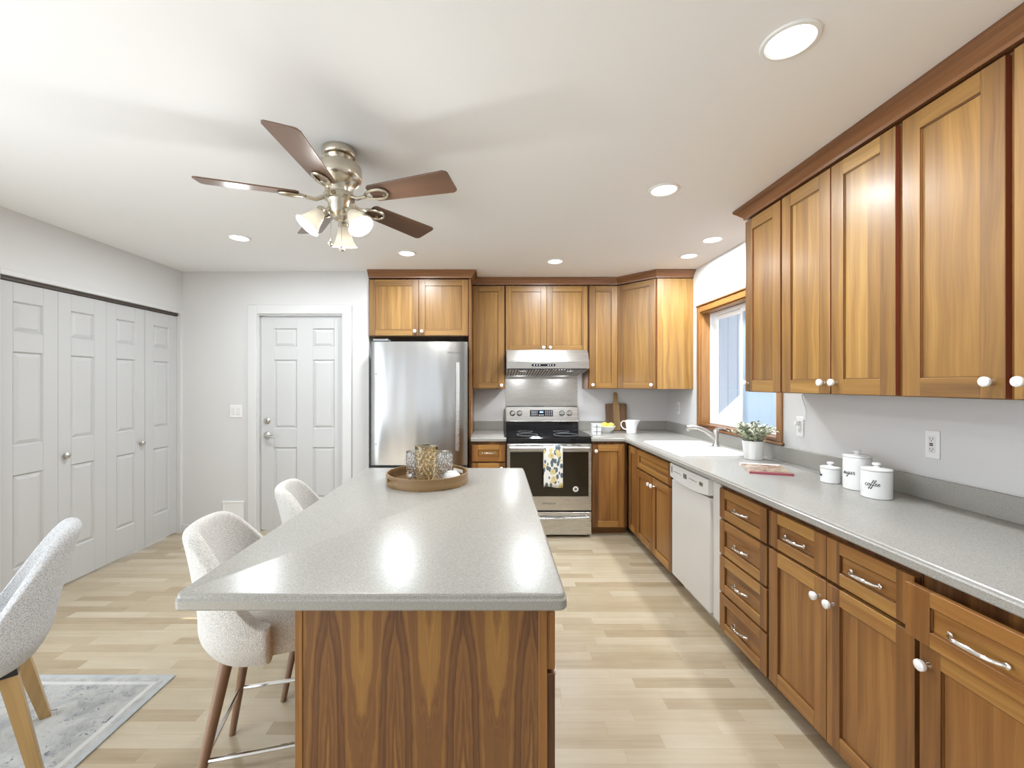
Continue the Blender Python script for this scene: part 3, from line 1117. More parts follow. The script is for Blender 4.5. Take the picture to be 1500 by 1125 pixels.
# corner cabinet with a diagonal door
CX, CYf = 1.53, 4.02
c = thing('wall_cabinet', 'tall corner cherry wall cabinet with a diagonal door by the window', 'cabinet', (1.2475, 4.33, UB), 0, UG)
b = MB()
H = UT - UB
b.prism([(0.0, 0.0), (CX - 1.2475, CYf - 4.33), (CX - 1.2475, CYf - 4.33 + 0.018), (0.012, 0.018)], 0, H, g=2, tone=-0.2)
b.box(CX - 1.2475, XR - 1.2475 - 0.001, CYf - 4.33, CYf - 4.33 + 0.018, 0, H, g=2, tone=0.08)
b.box(0.0, 0.016, 0.018, YB - 4.331, 0, H, g=2)
b.prism([(0.016, 0.02), (0.285, -0.29), (0.62, -0.29), (0.62, 0.298), (0.016, 0.298)], 0, 0.018, g=0)
b.prism([(0.016, 0.02), (0.285, -0.29), (0.62, -0.29), (0.62, 0.298), (0.016, 0.298)], H - 0.018, H, g=0)
b.build('carcass', 'gold', c)
ang = math.atan2(CYf - 4.33, CX - 1.2475)
ln = math.hypot(CYf - 4.33, CX - 1.2475)
d = shaker(c, 0.012, ln - 0.012, 0.004, H - 0.004, 'gold')
d.rotation_euler = (0, 0, ang)
d.location = (0, -0.0005, 0)
knob(d, ln - 0.04, 0.04)

# cabinet over the fridge with tall end panel
c = thing('wall_cabinet', 'deep two-door cherry cabinet above the refrigerator with tall side panel', 'cabinet', (-1.193, 4.05, 1.862), 0, UG)
carcass(c, 0.945, YB - 4.051, 0, UT - 1.862, 'red')
d = shaker(c, 0.004, 0.470, 0.006, UT - 1.862 - 0.008, 'gold')
knob(d, 0.440, 0.045)
d = shaker(c, 0.474, 0.940, 0.006, UT - 1.862 - 0.008, 'gold')
knob(d, 0.506, 0.045)
b = MB()
b.box(0.9455, 0.9665, -0.02, YB - 4.051, -1.862, UT - 1.862, g=2, tone=-0.05)
b.build('end_panel', 'red', c)

# crown mouldings
CR = [(0.0, 0.0), (0.006, 0.0), (0.008, 0.014), (0.016, 0.022), (0.036, 0.044), (0.046, 0.052), (0.05, 0.058), (0.05, CEIL - 2.41 - 0.001), (0.0, CEIL - 2.41 - 0.001)]
b = MB()
b.sweep(CR, [(-1.1935, 4.03), (-0.226, 4.03), (-0.226, 4.258)], z=2.41)
b.box(-1.1935, -0.227, 4.035, YB - 0.001, 2.4101, 2.474, g=0, c=0)
tag(b.build('crown_moulding', 'crown'), 'cherry crown moulding topping the cabinet over the refrigerator', 'moulding', 'cherry crown mouldings')
b = MB()
b.sweep(CR, [(-0.224, 4.31), (1.239, 4.31), (CX - 0.008, CYf - 0.002), (XR - 0.001, CYf - 0.002)], z=2.41)
tag(b.build('crown_moulding', 'crown'), 'cherry crown moulding along the range wall, turning at the corner cabinet', 'moulding', 'cherry crown mouldings')

# --- along the right wall: rot -90, local x runs toward the camera
RX = 1.53
RZ = -PI / 2


def right_upper(label, yfar, doors, W_):
    c = thing('wall_cabinet', label, 'cabinet', (RX + 0.02 - 0.001, yfar, UB), RZ, UG)
    carcass(c, W_, XR - RX - 0.0205, 0, UT - UB, 'red')
    for x0, x1, kx in doors:
        d = shaker(c, x0 + 0.002, x1 - 0.003, 0.003, UT - UB - 0.008, 'gold', sw=0.066, rw=0.066)
        knob(d, x0 + 0.032 if kx < 0 else x1 - 0.034, 0.055)
    return c


right_upper('single-door cherry wall cabinet beside the window, farthest of the right wall', 2.607, [(0, 0.322, -1)], 0.329)
right_upper('two-door cherry wall cabinet in the middle of the right wall run', 2.277, [(0, 0.332, 1), (0.334, 0.650, -1)], 0.672)
right_upper('two-door cherry wall cabinet nearest the camera on the right wall', 1.604, [(0, 0.328, 1), (0.345, 0.684, -1)], 0.685)
b = MB()
b.sweep(CR, [(XR - 0.001, 2.6075), (RX, 2.6075), (RX, 0.925)], z=2.41)
b.box(RX + 0.005, XR - 0.001, 0.93, 2.602, 2.4101, 2.474, g=1, c=0)
tag(b.build('crown_moulding', 'crown'), 'long cherry crown moulding over the right wall cabinets', 'moulding', 'cherry crown mouldings')

# --- base cabinets along the back wall
BZ0, BZ1 = 0.075, 0.875
FY = 3.98                      # carcass front of the back run
c = thing('base_cabinet', 'narrow cherry base cabinet with one drawer between fridge and range', 'cabinet', (-0.2255, FY, 0), 0, BG)
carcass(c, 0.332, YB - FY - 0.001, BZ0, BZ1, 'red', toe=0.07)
d = shaker(c, 0.012, 0.322, 0.69, 0.845, 'red', 'drawer', drawer=True)
pull(d, 0.167, 0.772)
d = shaker(c, 0.012, 0.322, 0.08, 0.675, 'red')
knob(d, 0.285, 0.63)

c = thing('base_cabinet', 'single-door cherry base cabinet between the range and the corner', 'cabinet', (0.893, FY, 0), 0, BG)
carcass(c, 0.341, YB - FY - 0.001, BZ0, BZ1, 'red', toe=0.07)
d = shaker(c, 0.008, 0.310, 0.08, 0.845, 'red')
knob(d, 0.040, 0.79)

# --- base cabinets along the right wall
BX = 1.255                     # carcass front; door faces stand at 1.235
BD = XR - BX - 0.001


def base(label, yfar, W_, top=True):
    c = thing('base_cabinet', label, 'cabinet', (BX, yfar, 0), RZ, BG)
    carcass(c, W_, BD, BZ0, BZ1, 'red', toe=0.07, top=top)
    return c


c = base('two-door cherry base cabinet under the white sink', 3.972, 0.99, top=False)
shaker(c, 0.03, 0.255, 0.08, 0.845, 'red', 'fixed_panel')
shaker(c, 0.262, 0.985, 0.69, 0.845, 'red', 'false_drawer_front', drawer=True)
d = shaker(c, 0.262, 0.621, 0.08, 0.675, 'red')
knob(d, 0.592, 0.615)
d = shaker(c, 0.625, 0.985, 0.08, 0.675, 'red')
knob(d, 0.655, 0.615)

c = base('cherry base cabinet with a bank of four drawers beside the dishwasher', 2.352, 0.42)
for z0, z1 in ((0.682, 0.842), (0.487, 0.668), (0.280, 0.474), (0.073, 0.267)):
    d = shaker(c, 0.006, 0.412, z0, z1, 'red', 'drawer', drawer=True, sw=0.05, rw=0.048)
    pull(d, 0.209, (z0 + z1) / 2)

c = base('cherry base cabinet with two drawers over two doors below the canisters', 1.931, 0.68)
for x0, x1, kx in ((0.006, 0.338, 1), (0.342, 0.674, -1)):
    d = shaker(c, x0, x1, 0.686, 0.842, 'red', 'drawer', drawer=True, sw=0.058, rw=0.045)
    pull(d, (x0 + x1) / 2, 0.764)
    d = shaker(c, x0, x1, 0.078, 0.672, 'red', sw=0.058, rw=0.062)
    knob(d, x1 - 0.030 if kx > 0 else x0 + 0.030, 0.605)

c = base('cherry base cabinet nearest the camera with its drawer slightly pulled open', 1.25, 0.39)
d = shaker(c, 0.008, 0.382, 0.686, 0.838, 'red', 'drawer', drawer=True, sw=0.07, rw=0.042, y=-0.042)
pull(d, 0.195, 0.757, 0.125, y=-0.062)
for x in (0.03, 0.35):
    b = MB()
    b.box(x, x + 0.01, -0.041, -0.001, 0.70, 0.80, g=0)
    b.build('drawer_side', 'gold', d)
d = shaker(c, 0.008, 0.382, 0.078, 0.672, 'red')
knob(d, 0.036, 0.61)

# --- worktops
CT0, CT1 = 0.876, 0.914
CE = 1.20                       # counter edge of the right run
SX0, SX1, SY0, SY1 = 1.295, 1.745, 2.93, 3.65      # sink cut-out


def edge_slab(b, poly, z0, z1, r=0.006):
    b.prism(poly, z0, z1, bevel=r)


wt = thing('worktop', 'long grey quartz worktop with low splashback around the corner and sink', 'worktop', (0.892, 3.955, CT0), 0, 'grey quartz worktops')
b = MB()
ox, oy = 0.892, 3.955


def slab(x0, x1, y0, y1):
    b.box(x0 - ox, x1 - ox, y0 - oy, y1 - oy, 0, CT1 - CT0, c=0)


yb_, xr_ = YB - 0.001, XR - 0.001
EC = 0.012
slab(0.892, CE + EC, 3.955 + EC, yb_)
slab(CE + EC, SX0, SY1, yb_)
slab(SX0, SX1, SY1, yb_)
slab(SX1, xr_, SY1, yb_)
slab(CE + EC, SX0, SY0, SY1)
slab(SX1, xr_, SY0, SY1)
slab(CE + EC, xr_, 0.855, SY0)
# rounded nosing along both front edges
tt = CT1 - CT0
nose = [(0.0, 0.0), (EC - 0.003, 0.0), (EC, 0.004), (EC, tt - 0.013), (EC - 0.004, tt - 0.009), (EC - 0.0055, tt - 0.003), (EC - 0.009, tt - 0.0002), (0.0, tt)]
b.sweep(nose, [(0.892 - ox, 3.955 + EC - oy), (CE + EC - ox, 3.955 + EC - oy), (CE + EC - ox, 0.855 - oy)], z=0.0)
b.build('slab', 'top', wt)
b = MB()
b.box(0.9 - ox, XR - 0.02 - ox, YB - 0.02 - oy, YB - 0.001 - oy, tt, tt + 0.095, c=0.002)
b.box(XR - 0.02 - ox, XR - 0.001 - ox, 0.855 - oy, YB - 0.001 - oy, tt, tt + 0.095, c=0.002)
b.build('splashback', 'top', wt)

wt2 = thing('worktop', 'short grey quartz worktop between the fridge and the range', 'worktop', (-0.2255, 3.955, CT0), 0, 'grey quartz worktops')
b = MB()
b.box(0.0, 0.332, EC, YB - 3.956, 0, tt, c=0)
b.sweep(nose, [(0.0, EC), (0.332, EC)], z=0.0)
b.build('slab', 'top', wt2)
b = MB()
b.box(0.0, 0.332, YB - 3.955 - 0.02, YB - 3.956, tt, tt + 0.095, c=0.002)
b.build('splashback', 'top', wt2)

# --- island
isl = thing('kitchen_island', 'cherry island base with book-matched walnut end panel', 'kitchen island', (-0.493, 1.05, 0))
b = MB()
b.box(0.019, 0.60, 0.018, 1.45, 0.0, BZ1, g=2)
b.box(0.0, 0.019, 0.0, 1.45, 0.0, BZ1, g=2, tone=0.05)
b.box(0.600, 0.622, 0.0, 1.45, 0.0, BZ1, g=2, tone=0.0)
b.build('carcass', 'red', isl)
b = MB()
b.box(0.0195, 0.5995, 0.003, 0.0175, 0.0, BZ1, g=2, c=0, fresh=False)
b.build('end_panel', 'veneer', isl)
for k in range(3):
    y0 = 0.01 + k * 0.475
    M4 = Matrix.Translation((0.6225, y0, 0)) @ Matrix.Rotation(PI / 2, 4, 'Z')
    d = shaker(isl, 0.0, 0.465, 0.70, 0.845, 'red', 'drawer', drawer=True)
    d.matrix_local = M4
    knob(d, 0.232, 0.77)
    if k == 0:
        for z0, z1 in ((0.40, 0.69), (0.08, 0.39)):
            d = shaker(isl, 0.0, 0.465, z0, z1, 'red', 'drawer', drawer=True)
            d.matrix_local = M4
            knob(d, 0.232, (z0 + z1) / 2)
    else:
        d = shaker(isl, 0.0, 0.465, 0.08, 0.69, 'red')
        d.matrix_local = M4
        knob(d, 0.43, 0.64)

it = thing('island_worktop', 'grey quartz island worktop with overhang on the stool side', 'worktop', (-0.763, 1.002, CT0))


def rounded(x0, x1, y0, y1, r, n=6):
    pts = []
    for cx, cy, a0 in ((x1 - r, y0 + r, -PI / 2), (x1 - r, y1 - r, 0), (x0 + r, y1 - r, PI / 2), (x0 + r, y0 + r, PI)):
        for i in range(n + 1):
            a = a0 + PI / 2 * i / n
            pts.append((cx + r * math.cos(a), cy + r * math.sin(a)))
    return pts


b = MB()
IW, IL = 0.935, 1.528


def stack(b, layers, mat=0):
    """outline layers (outline, z) closed top and bottom"""
    n = len(layers[0][0])
    vs, fs = [], []
    for o, z in layers:
        vs += [(p[0], p[1], z) for p in o]
    for k in range(len(layers) - 1):
        for i in range(n):
            j = (i + 1) % n
            fs.append([k * n + i, k * n + j, (k + 1) * n + j, (k + 1) * n + i])
    fs.append(list(range(n))[::-1])
    fs.append([(len(layers) - 1) * n + i for i in range(n)])
    b._put(vs, fs, None, mat, True)


def ri(ins, r=0.022):
    return rounded(ins, IW - ins, ins, IL - ins, max(r - ins, 0.006))


stack(b, [(ri(0.003), 0.0), (ri(0.0), 0.004), (ri(0.0), tt - 0.015), (ri(0.0045), tt - 0.0105), (ri(0.0055), tt - 0.004), (ri(0.0085), tt - 0.0008), (ri(0.012), tt)])
b.build('slab', 'top', it, sharp=25)

# ------------------------------------------------------------------ appliances
# refrigerator
fr = thing('refrigerator', 'stainless steel refrigerator with one wide upper door', 'refrigerator', (-1.135, 3.90, 0))
FW = 0.883
b = MB()
b.box(0.01, FW - 0.01, 0.075, 0.70, 0.03, 1.775, c=0.004)
for x in (0.05, FW - 0.09):
    for y in (0.12, 0.62):
        b.box(x, x + 0.04, y, y + 0.04, 0.0, 0.03, c=0)
b.build('body', 'grey', fr)


def curved_door(parent, name, z0, z1, bulge=0.007):
    b = MB()
    n = 24
    pts = []
    for i in range(n + 1):
        t = -1 + 2 * i / n
        pts.append((FW * i / n, -bulge * (1 - t * t) + 0.012 * (abs(t) ** 14)))
    poly = pts + [(FW, 0.07), (0, 0.07)]
    b.prism(poly, z0, z1, bevel=0.004)
    for i in range(len(b.sm)):
        b.sm[i] = True
    return b.build(name, 'fridge', parent, sharp=30)


dd = curved_door(fr, 'upper_door', 0.665, 1.80)
hb = MB()
hb.box(FW - 0.108, FW - 0.070, -0.034, -0.0005, 0.80, 1.61, c=0.008)
hb.build('handle', 'steel', dd)
put_text('Whirlpool', 0.026, 'greyink', dd, (0.755, -0.0058, 1.695))
for z in (1.50, 0.86):
    lb = MB()
    lb.lathe([(0.0, 0), (0.006, 0), (0.006, 0.003), (0, 0.004)], 12, (0.05, 0.0005, z), Matrix.Rotation(PI / 2, 3, 'X'))
    lb.build('screw_cover', 'grey', dd)
d2 = curved_door(fr, 'freezer_drawer', 0.06, 0.645)
hb = MB()
hb.box(0.12, FW - 0.12, -0.05, -0.02, 0.575, 0.605, c=0.008)
hb.build('handle', 'steel', d2)
b = MB()
b.box(0.02, 0.16, -0.004, 0.09, 1.801, 1.822, c=0.004)
b.build('hinge_cover', 'grey', fr)

# range
RW = 0.777
rg = thing('range', 'stainless electric range with black glass cooktop and oven window', 'range', (0.111, 3.92, 0))
b = MB()
b.box(0.004, RW - 0.004, 0.045, 0.66, 0.04, 0.866, c=0.003)
for x in (0.04, RW - 0.08):
    for y in (0.12, 0.58):
        b.box(x, x + 0.04, y, y + 0.04, 0.0, 0.04, c=0)
b.build('body', ['grey'], rg)
ct = MB()
ct.box(-0.0005, RW + 0.0005, 0.004, 0.655, 0.866, 0.9155, c=0.004)
ct.box(-0.022, RW + 0.022, 0.045, 0.60, 0.9158, 0.922, c=0.002)
cto = ct.build('cooktop', 'blackglass', rg)
for x, y, r in ((0.2, 0.19, 0.10), (0.57, 0.19, 0.115), (0.2, 0.46, 0.075), (0.57, 0.46, 0.08)):
    bn = MB()
    bn.tube([(x + r * math.cos(a * PI / 18), y + r * math.sin(a * PI / 18), 0.922) for a in range(36)], 0.0014, 6, closed=True)
    bn.build('burner_ring', 'grey', cto)
b = MB()
b.box(0.006, RW - 0.006, 0.62, 0.66, 0.9225, 1.012, c=0.002)
bgk = b.build('back_riser', 'blackglass', rg)
b = MB()
b.prism([(0.600, 1.012), (0.606, 1.02), (0.625, 1.165), (0.634, 1.173), (0.66, 1.173), (0.66, 1.012)], 0.006, RW - 0.006, axis=0, bevel=0.002)
bg = b.build('control_panel', 'steel', rg)
tilt = math.atan2(0.019, 0.145)
Mp = Matrix.Translation((0, 0.6055, 1.022)) @ Matrix.Rotation(-tilt, 4, 'X')
b = MB()
b.M = Mp
b.box(0.262, 0.505, -0.004, 0.0005, 0.045, 0.112, c=0.002)
b.box(0.364, 0.402, -0.005, -0.0038, 0.082, 0.098, c=0, mat=1)
for i, x in enumerate([0.278, 0.296, 0.314, 0.332, 0.425, 0.445, 0.465, 0.485]):
    for z in (0.058, 0.078, 0.096):
        b.box(x, x + 0.009, -0.0046, -0.0038, z, z + 0.005, c=0, mat=2)
for x in (0.355, 0.375, 0.395):
    b.box(x, x + 0.012, -0.0046, -0.0038, 0.056, 0.062, c=0, mat=2)
b.build('display', ['blackglass', 'display', 'dot'], bg)
for x in (0.075, 0.15, 0.60, 0.68):
    b = MB()
    b.M = Mp
    b.lathe([(0.0, 0), (0.026, 0), (0.025, 0.006), (0.021, 0.008), (0.019, 0.026), (0.016, 0.029), (0, 0.029)], 24, (x, 0.0, 0.078), Matrix.Rotation(PI / 2, 3, 'X'))
    b.box(x - 0.005, x + 0.005, -0.038, -0.026, 0.058, 0.098, c=0.002)
    b.lathe([(0.0, -0.0005), (0.030, -0.0005), (0.030, 0.002), (0.0, 0.002)], 24, (x, 0.0, 0.078), Matrix.Rotation(PI / 2, 3, 'X'), mat=1)  # black ring stands in for the shadow round the knob
    b.build('knob', ['steel', 'black'], bg)
# oven door
b = MB()
b.box(0.0, RW, 0.0, 0.042, 0.247, 0.857, c=0.003)
od = b.build('oven_door', 'steel', rg)
b = MB()
b.box(0.028, RW - 0.028, -0.0025, -0.0003, 0.378, 0.790, c=0.001)
b.build('window', 'ovenglass', od)
b = MB()
b.box(0.016, RW - 0.016, -0.050, -0.026, 0.792, 0.838, c=0.010)
for x in (0.02, RW - 0.055):
    b.box(x, x + 0.035, -0.027, -0.0003, 0.798, 0.832, c=0.004)
b.build('handle', 'steel', od)
b = MB()
for k in range(5):
    b.box(0.09 + k * 0.125, 0.175 + k * 0.125, -0.0012, -0.0003, 0.845, 0.851, c=0)
b.build('vent_slot', 'black', od)
put_text('Whirlpool', 0.030, 'greyink', od, (0.385, -0.001, 0.312))
b = MB()
b.lathe([(0, 0), (0.026, 0.0), (0.026, 0.0008), (0, 0.001)], 28, (0.63, -0.0028, 0.445), Matrix.Rotation(PI / 2, 3, 'X'))
b.lathe([(0, 0.0011), (0.013, 0.0011), (0.013, 0.0014), (0, 0.0014)], 20, (0.63, -0.0028, 0.445), Matrix.Rotation(PI / 2, 3, 'X'), mat=1)
b.build('sticker', ['plate', 'greyink'], od)
b = MB()
b.box(0.0, RW, 0.002, 0.042, 0.022, 0.232, c=0.003)
sdw = b.build('storage_drawer', 'steel', rg)
b = MB()
hp = []
for i in range(17):
    t = -1 + 2 * i / 16
    hp.append((RW / 2 + 0.36 * t, -0.030 + 0.0 * t, 0.190 - 0.012 * (1 - t * t)))
b.tube(hp, 0.014, 10)
for x in (0.035, RW - 0.06):
    b.box(x, x + 0.025, -0.03, 0.0015, 0.180, 0.200, c=0.003)
b.build('handle', 'steel', sdw)

# hood
hd = thing('range_hood', 'stainless under-cabinet range hood with slotted filters', 'range hood', (0.110, YB - 0.001, 1.50))
HW = 0.775
b = MB()
side = [(0.0, 0.0), (0.0, 0.233), (-0.545, 0.235), (-0.628, 0.125), (-0.634, 0.118), (-0.634, 0.055), (-0.628, 0.055), (-0.17, 0.0)]
b.prism(side, 0.0, HW, axis=0, bevel=0.0015)
hs = b.build('shell', 'steel', hd)
b = MB()
b.box(0.235, 0.455, -0.636, -0.6342, 0.076, 0.097, c=0)
for i, x in enumerate((0.255, 0.28, 0.305, 0.385, 0.405, 0.43)):
    b.box(x, x + 0.008, -0.637, -0.6359, 0.083, 0.090, c=0, mat=1)
b.build('control_strip', ['blackglass', 'dot'], hd)
ms = math.atan2(-0.055, 0.458)
b = MB()
b.M = Matrix.Translation((0, -0.628, 0.0545)) @ Matrix.Rotation(ms, 4, 'X')
b.box(0.015, HW - 0.015, 0.01, 0.455, -0.004, -0.0006, c=0)
flt = b.build('filter', 'black', hd)
b = MB()
b.M = Matrix.Translation((0, -0.628, 0.0545)) @ Matrix.Rotation(ms, 4, 'X')
for k in range(27):
    x = 0.03 + k * 0.0270
    b.box(x, x + 0.011, 0.02, 0.43, -0.010, -0.0042, c=0.001)
b.box(0.0, HW, 0.43, 0.458, -0.016, -0.0042, c=0.002)
b.build('baffle', 'steel', hd)
b = MB()
b.box(0.113, 0.895, YB - 0.004, YB - 0.0006, 0.93, 1.498, c=0.0005)
tag(b.build('steel_splash_sheet', 'steel'), 'stainless sheet on the wall between range and hood', 'splash guard')

for x in (0.16, HW - 0.16):
    b = MB()
    b.M = Matrix.Translation((x, -0.50, 0.033)) @ Matrix.Rotation(ms, 4, 'X')
    b.lathe([(0, -0.002), (0.03, -0.002), (0.03, 0.002), (0, 0.002)], 24)
    b.build('lamp_lens', 'dot', hd)
    l = bpy.data.lights.new('hood_lamp', 'AREA')
    l.shape = 'DISK'
    l.size = 0.055
    l.energy = 2.6
    l.color = (0.95, 0.97, 1.0)
    lo = bpy.data.objects.new('hood_lamp', l)
    lo.location = (0.110 + x, YB - 0.501, 1.50 + 0.024)
    C.objects.link(lo)

# dishwasher
dwt = thing('dishwasher', 'white built-in dishwasher beside the sink cabinet', 'dishwasher', (BX, 2.976, 0), RZ)
b = MB()
b.box(0.004, 0.618, 0.02, 0.57, 0.09, 0.868, c=0.002)
b.box(0.01, 0.612, 0.06, 0.09, 0.0, 0.09, c=0)
b.build('body', 'white', dwt)
b = MB()
b.box(0.006, 0.530, -0.024, 0.0195, 0.092, 0.752, c=0.006)
b.box(0.532, 0.617, -0.006, 0.0195, 0.078, 0.862, c=0.003)
b.build('door', 'dw', dwt)
b = MB()
n = 16
top = []
pro = []
for i in range(n + 1):
    t = -1 + 2 * i / n
    pro.append((0.004 + 0.53 * i / n, 0.772 + 0.02 * t * t - 0.022))
poly = pro + [(0.534, 0.862), (0.004, 0.862)]
b.prism(poly, -0.036, 0.0195, axis=1, bevel=0.004)
cp = b.build('control_panel', 'white', dwt)
b = MB()
for x0, x1, z0, z1, mt in ([(0.03, 0.045, 0.80, 0.845, 'greyink'), (0.215, 0.262, 0.803, 0.832, 'greyink'), (0.43, 0.475, 0.808, 0.83, 'satin')]
                           + [(o_ + i * 0.03, o_ + 0.016 + i * 0.03, 0.815, 0.820, 'satin') for o_ in (0.07, 0.29) for i in range(4)]):
    b = MB()
    b.box(x0, x1, -0.0372, -0.0362, z0, z1, c=0)
    b.build('button', mt, cp)


# ------------------------------------------------------------------ sink and faucet
sk = thing('sink', 'white drop-in kitchen sink below the window', 'sink', (SX0, SY0, CT1))
sw_, sl_ = SX1 - SX0, SY1 - SY0
b = MB()


def rect_ring(b, outer, inner, mat=0):
    n = len(outer)
    b._put(outer + inner, [[i, (i + 1) % n, n + (i + 1) % n, n + i] for i in range(n)], None, mat, True)


def rr(x0, x1, y0, y1, r, z):
    return [(p[0], p[1], z) for p in rounded(x0, x1, y0, y1, r, 5)]


layers = [rr(-0.028, sw_ + 0.028, -0.02, sl_ + 0.02, 0.03, 0.0008), rr(-0.026, sw_ + 0.026, -0.018, sl_ + 0.018, 0.03, 0.008),
          rr(-0.018, sw_ + 0.018, -0.010, sl_ + 0.010, 0.028, 0.011), rr(0.012, sw_ - 0.075, 0.052, sl_ - 0.018, 0.05, 0.010),
          rr(0.018, sw_ - 0.082, 0.060, sl_ - 0.026, 0.05, 0.002), rr(0.03, sw_ - 0.092, 0.07, sl_ - 0.036, 0.05, -0.14),
          rr(0.06, sw_ - 0.12, 0.1, sl_ - 0.066, 0.04, -0.165)]
for a, e in zip(layers, layers[1:]):
    rect_ring(b, a, e)
b._put(layers[-1], [list(range(len(layers[-1])))], None, 0, True)
lay2 = [rr(0.004, sw_ - 0.004, 0.004, sl_ - 0.004, 0.03, -0.001), rr(0.004, sw_ - 0.07, 0.05, sl_ - 0.01, 0.05, -0.03), rr(0.024, sw_ - 0.086, 0.062, sl_ - 0.03, 0.05, -0.15), rr(0.05, sw_ - 0.11, 0.09, sl_ - 0.056, 0.04, -0.175)]
for a, e in zip(lay2, lay2[1:]):
    rect_ring(b, a, e)
b._put(lay2[-1], [list(range(len(lay2[-1])))], None, 0, True)
b.build('basin', 'porcelain', sk, normals=False)
b = MB()
b.lathe([(0, 0.0), (0.04, 0.0), (0.042, 0.003), (0.03, 0.004), (0, 0.002)], 24, (sw_ * 0.45, sl_ / 2, -0.1648))
b.build('drain', 'chrome', sk)

fa = thing('faucet', 'single-lever chrome faucet standing behind the sink', 'faucet', (SX1 - 0.02, 3.33, CT1 + 0.0105))
b = MB()
b.lathe([(0, 0), (0.028, 0), (0.028, 0.006), (0.022, 0.012), (0.0195, 0.03), (0.0195, 0.085), (0.022, 0.095), (0.022, 0.12), (0.016, 0.132), (0, 0.135)], 24)
b.build('body', 'satin', fa)
b = MB()
sp = [(0.0, 0.0, 0.05), (-0.03, 0.008, 0.085), (-0.075, 0.02, 0.12), (-0.125, 0.034, 0.142), (-0.165, 0.045, 0.145), (-0.20, 0.055, 0.140)]
b.tube(sp, [0.019, 0.0185, 0.017, 0.0155, 0.0175, 0.0175], 14)
b.tube([(-0.192, 0.053, 0.138), (-0.197, 0.054, 0.112)], [0.016, 0.014], 14)
b.build('spout', 'satin', fa)
b = MB()
b.tube([(0.0, 0.0, 0.132), (0.005, -0.04, 0.146), (0.008, -0.10, 0.152), (0.010, -0.14, 0.15)], [0.013, 0.011, 0.009, 0.008], 10)
b.build('lever', 'satin', fa)

# ------------------------------------------------------------------ worktop objects
DK = CT1 + 0.0004

# canisters with script lettering
LET = {
    'c': ([(0.62, 0.78), (0.45, 0.98), (0.18, 0.85), (0.06, 0.45), (0.2, 0.08), (0.5, 0.05), (0.8, 0.35)], 0.8),
    'o': ([(0.05, 0.5), (0.2, 0.92), (0.5, 0.9), (0.62, 0.5), (0.42, 0.06), (0.15, 0.08), (0.05, 0.45), (0.25, 0.9), (0.55, 0.8), (0.85, 0.72)], 0.8),
    'f': ([(0.0, 0.3), (0.3, 0.9), (0.62, 1.8), (0.55, 2.2), (0.36, 2.0), (0.26, 1.0), (0.14, -0.4), (0.0, -1.1), (-0.12, -0.9), (0.1, -0.2), (0.35, 0.2), (0.62, 0.4)], 0.62),
    'e': ([(0.0, 0.35), (0.35, 0.5), (0.55, 0.8), (0.38, 1.0), (0.15, 0.8), (0.1, 0.35), (0.3, 0.02), (0.6, 0.15), (0.8, 0.4)], 0.76),
    's': ([(0.0, 0.2), (0.3, 0.8), (0.4, 1.1), (0.45, 0.7), (0.5, 0.3), (0.25, 0.0), (0.05, 0.1), (0.4, 0.1), (0.7, 0.4)], 0.7),
    'u': ([(0.0, 0.6), (0.12, 0.95), (0.12, 0.4), (0.28, 0.04), (0.5, 0.3), (0.62, 0.95), (0.62, 0.4), (0.74, 0.05), (0.95, 0.4)], 0.95),
    'g': ([(0.6, 0.85), (0.35, 1.0), (0.08, 0.6), (0.2, 0.1), (0.5, 0.3), (0.62, 0.95), (0.56, 0.0), (0.42, -0.9), (0.12, -1.0), (0.15, -0.6), (0.6, -0.1), (0.85, 0.3)], 0.85),
    'a': ([(0.6, 0.85), (0.35, 1.0), (0.08, 0.6), (0.2, 0.06), (0.48, 0.3), (0.62, 0.95), (0.6, 0.4), (0.72, 0.05), (0.92, 0.35)], 0.92),
    'r': ([(0.0, 0.35), (0.18, 0.9), (0.25, 1.15), (0.3, 0.92), (0.55, 0.9), (0.5, 0.4), (0.6, 0.05), (0.85, 0.3)], 0.8),
    't': ([(0.0, 0.35), (0.25, 1.0), (0.35, 1.7), (0.25, 0.7), (0.3, 0.1), (0.5, 0.05), (0.75, 0.35)], 0.72),
}


def spline(P, k=5):
    out = []
    for i in range(len(P) - 1):
        p0, p1, p2, p3 = P[max(i - 1, 0)], P[i], P[i + 1], P[min(i + 2, len(P) - 1)]
        for j in range(k):
            t = j / k
            out.append(tuple(0.5 * (2 * p1[a] + (p2[a] - p0[a]) * t + (2 * p0[a] - 5 * p1[a] + 4 * p2[a] - p3[a]) * t * t + (-p0[a] + 3 * p1[a] - 3 * p2[a] + p3[a]) * t ** 3) for a in range(2)))
    out.append(P[-1])
    return out


def script(parent, word, R, zc, az, xh=0.014, pen=0.001):
    b = MB()
    x = 0.0
    tot = sum(LET[ch][1] for ch in word)
    for ch in word:
        st, adv = LET[ch]
        pts = []
        for (px, py) in spline(st):
            sx = (x + px + 0.28 * py - tot / 2) * xh * 1.05
            a = az + sx / R
            pts.append((R * math.cos(a), R * math.sin(a), zc + (py - 0.5) * xh))
        b.tube(pts, pen, 6)
        x += adv
    if word == 'tea':
        b.tube([(R * math.cos(az + s / R), R * math.sin(az + s / R), zc + 0.011) for s in (-0.022, -0.008)], pen, 6)
    return b.build('lettering', 'ink', parent)


